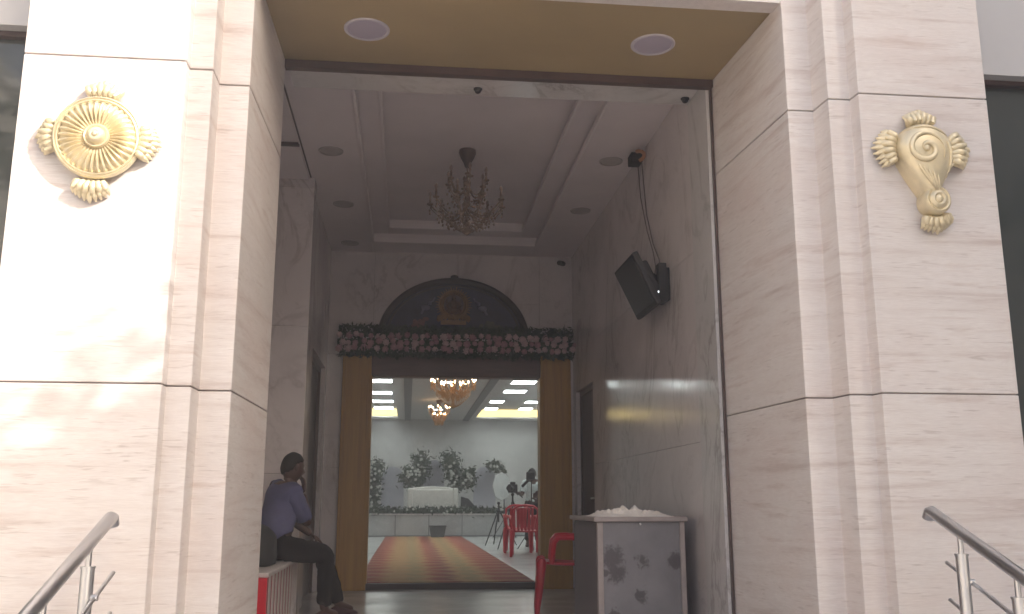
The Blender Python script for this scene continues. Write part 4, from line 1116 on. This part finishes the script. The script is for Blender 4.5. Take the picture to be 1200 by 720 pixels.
# the camera operator
px, py = 2.62, 20.1
Jo = dict(hip=(px, py, .95), waist=(px, py, 1.07), chest=(px, py - .01, 1.24), neck0=(px, py - .01, 1.38), neck=(px, py - .02, 1.43), headb=(px - .01, py - .03, 1.50), head=(px - .015, py - .035, 1.55),
          shR=(px - .17, py, 1.36), elR=(px - .24, py - .14, 1.12), wrR=(px - .36, py - .34, 1.16), shL=(px + .17, py, 1.36), elL=(px + .22, py - .08, 1.1), wrL=(px + .05, py - .26, 1.05),
          hpR=(px - .09, py, .90), knR=(px - .10, py - .02, .53), anR=(px - .11, py, .16), toR=(px - .13, py - .12, .10), hpL=(px + .09, py, .90), knL=(px + .10, py - .02, .53), anL=(px + .11, py, .16), toL=(px + .13, py - .12, .10), floor=(0, 0, hf))
person('standing camera operator in a pale shirt behind the red chairs', (px, py, hf), Jo, M['shirt_pale'], M['trouser'], (-.6, -.8, -.2), (0, 0, 1), ((1, 0, 0), (0, 0, 1)))

# ------------------------------------------------------------------ street side behind the camera: buildings added to shade and light the facade
bl = thing('added_building', 'unseen beige building added across the forecourt to shade the entrance', 'building', (14, -5, -.6))  # unseen block added, its corner casts the shade edge on the left pier
A = Vector((8.12, -3.3)); e1, e2 = Vector((.57, .82)).normalized(), Vector((.80, -.60))
P4 = [A, A + e2 * 9, A + e2 * 9 + e1 * 9, A + e1 * 9]
bm = NB(); prism(bm, P4, -.6, 13.5); part('wall', bm, M['stucco'], bl)
bm = NB(); o_ = (e1 * .12, e2 * .12); prism(bm, [P4[0] + o_[0] * 0 - o_[1] * 0, P4[1] + o_[1], P4[2] + o_[0] + o_[1], P4[3] + o_[0]], 13.5, 13.9); part('roof', bm, M['fascia'], bl)
wf = None
for iz in range(4):
    for ix in range(3):
        p = A + e1 * (1 + ix * 2.7); zz = .8 + iz * 3.2; off = e1 * (ix * 2.7)
        if wf is None:
            n_ = Vector((-e1.y, e1.x)); bm = NB(); prism(bm, [p - n_ * .02, p + e1 * 1.3 - n_ * .02, p + e1 * 1.3 + n_ * .05, p + n_ * .05], zz, zz + 1.6); wf = part('window', bm, M['glass_dark'], bl)
        else:
            c = wf.copy(); link(c); c.parent = bl; c.location = (off.x, off.y, zz - .8)
def tree(x, y, zb, zc, r, n, label, height=None):
    t = thing('unseen_tree', label, 'tree', (x, y, zb)); bm = NB()
    tube(bm, [(x, y, zb), (x + .06, y, zb + (zc - zb) * .4), (x - .05, y + .05, zc - r * .5), (x, y, zc + r * .3)], [.16, .13, .10, .04], 10)
    for k in range(9):
        a = k * 2.4; z = zc - r * .6 + k * r * .12
        tube(bm, [(x, y, z), (x + r * .45 * math.cos(a), y + r * .45 * math.sin(a), z + r * .3), (x + r * .8 * math.cos(a), y + r * .8 * math.sin(a), z + r * .55)], [.05, .035, .012], 7)
    part('trunk', bm, M['bark'], t, smooth=True)
    bm = NB(); cl = [Vector((random.gauss(0, .45), random.gauss(0, .45), random.gauss(0, .40))) * r for _ in range(34)]
    for _ in range(n):
        c_ = random.choice(cl); p = c_ + Vector((random.gauss(0, .2), random.gauss(0, .2), random.gauss(0, .17))) * r
        leaf(bm, Vector((x, y, zc)) + p, .10)
    part('crown', bm, M['treeleaf'], t)
tree(4.55, -.85, -.6, 4.35, 1.5, 15000, 'unseen leafy tree added on the right to shade the lower left pier')  # added out of view, dense crown softens the lower edge of the sun patch
tree(-5.6, 1.2, -.6, 4.8, 1.7, 4200, 'leafy street tree on the left of the forecourt, in front of the cream building')
b2 = thing('added_building', 'unseen cream building added left of the forecourt to bounce sunlight in', 'building', (-12, -4, -.6))  # added out of view as a bright reflector for the right jamb and lobby
bm = NB(); box(bm, -16, -8.6, -15, 3.0, -.6, 9.5); part('wall', bm, M['cream_wall'], b2)
bm = NB(); box(bm, -16.1, -8.45, -15.1, 3.1, 9.5, 9.8); part('roof', bm, M['fascia'], b2)
wf = None
for iz in range(3):
    for iy in range(5):
        if wf is None:
            bm = NB(); box(bm, -8.62, -8.56, -13, -11.6, .6, 2.1); wf = part('window', bm, M['glass_dark'], b2)
        else:
            c = wf.copy(); link(c); c.parent = b2; c.location = (0, 3.2 * iy, 3.1 * iz)

# ------------------------------------------------------------------ thin volume added to stand in for lens glare
hz = bpy.data.materials.new('glare_veil'); hz.use_nodes = True; nt = hz.node_tree; nt.nodes.clear()
pv = nt.nodes.new('ShaderNodeVolumePrincipled'); ou = nt.nodes.new('ShaderNodeOutputMaterial')
pv.inputs['Color'].default_value = (.94, .90, .92, 1); pv.inputs['Density'].default_value = .0115
nt.links.new(pv.outputs[0], ou.inputs['Volume'])
bm = NB(); box(bm, -62, 62, -62, 42, -1.9, 14.6); hb = part('glare_veil', bm, hz); hb['kind'] = 'stuff'
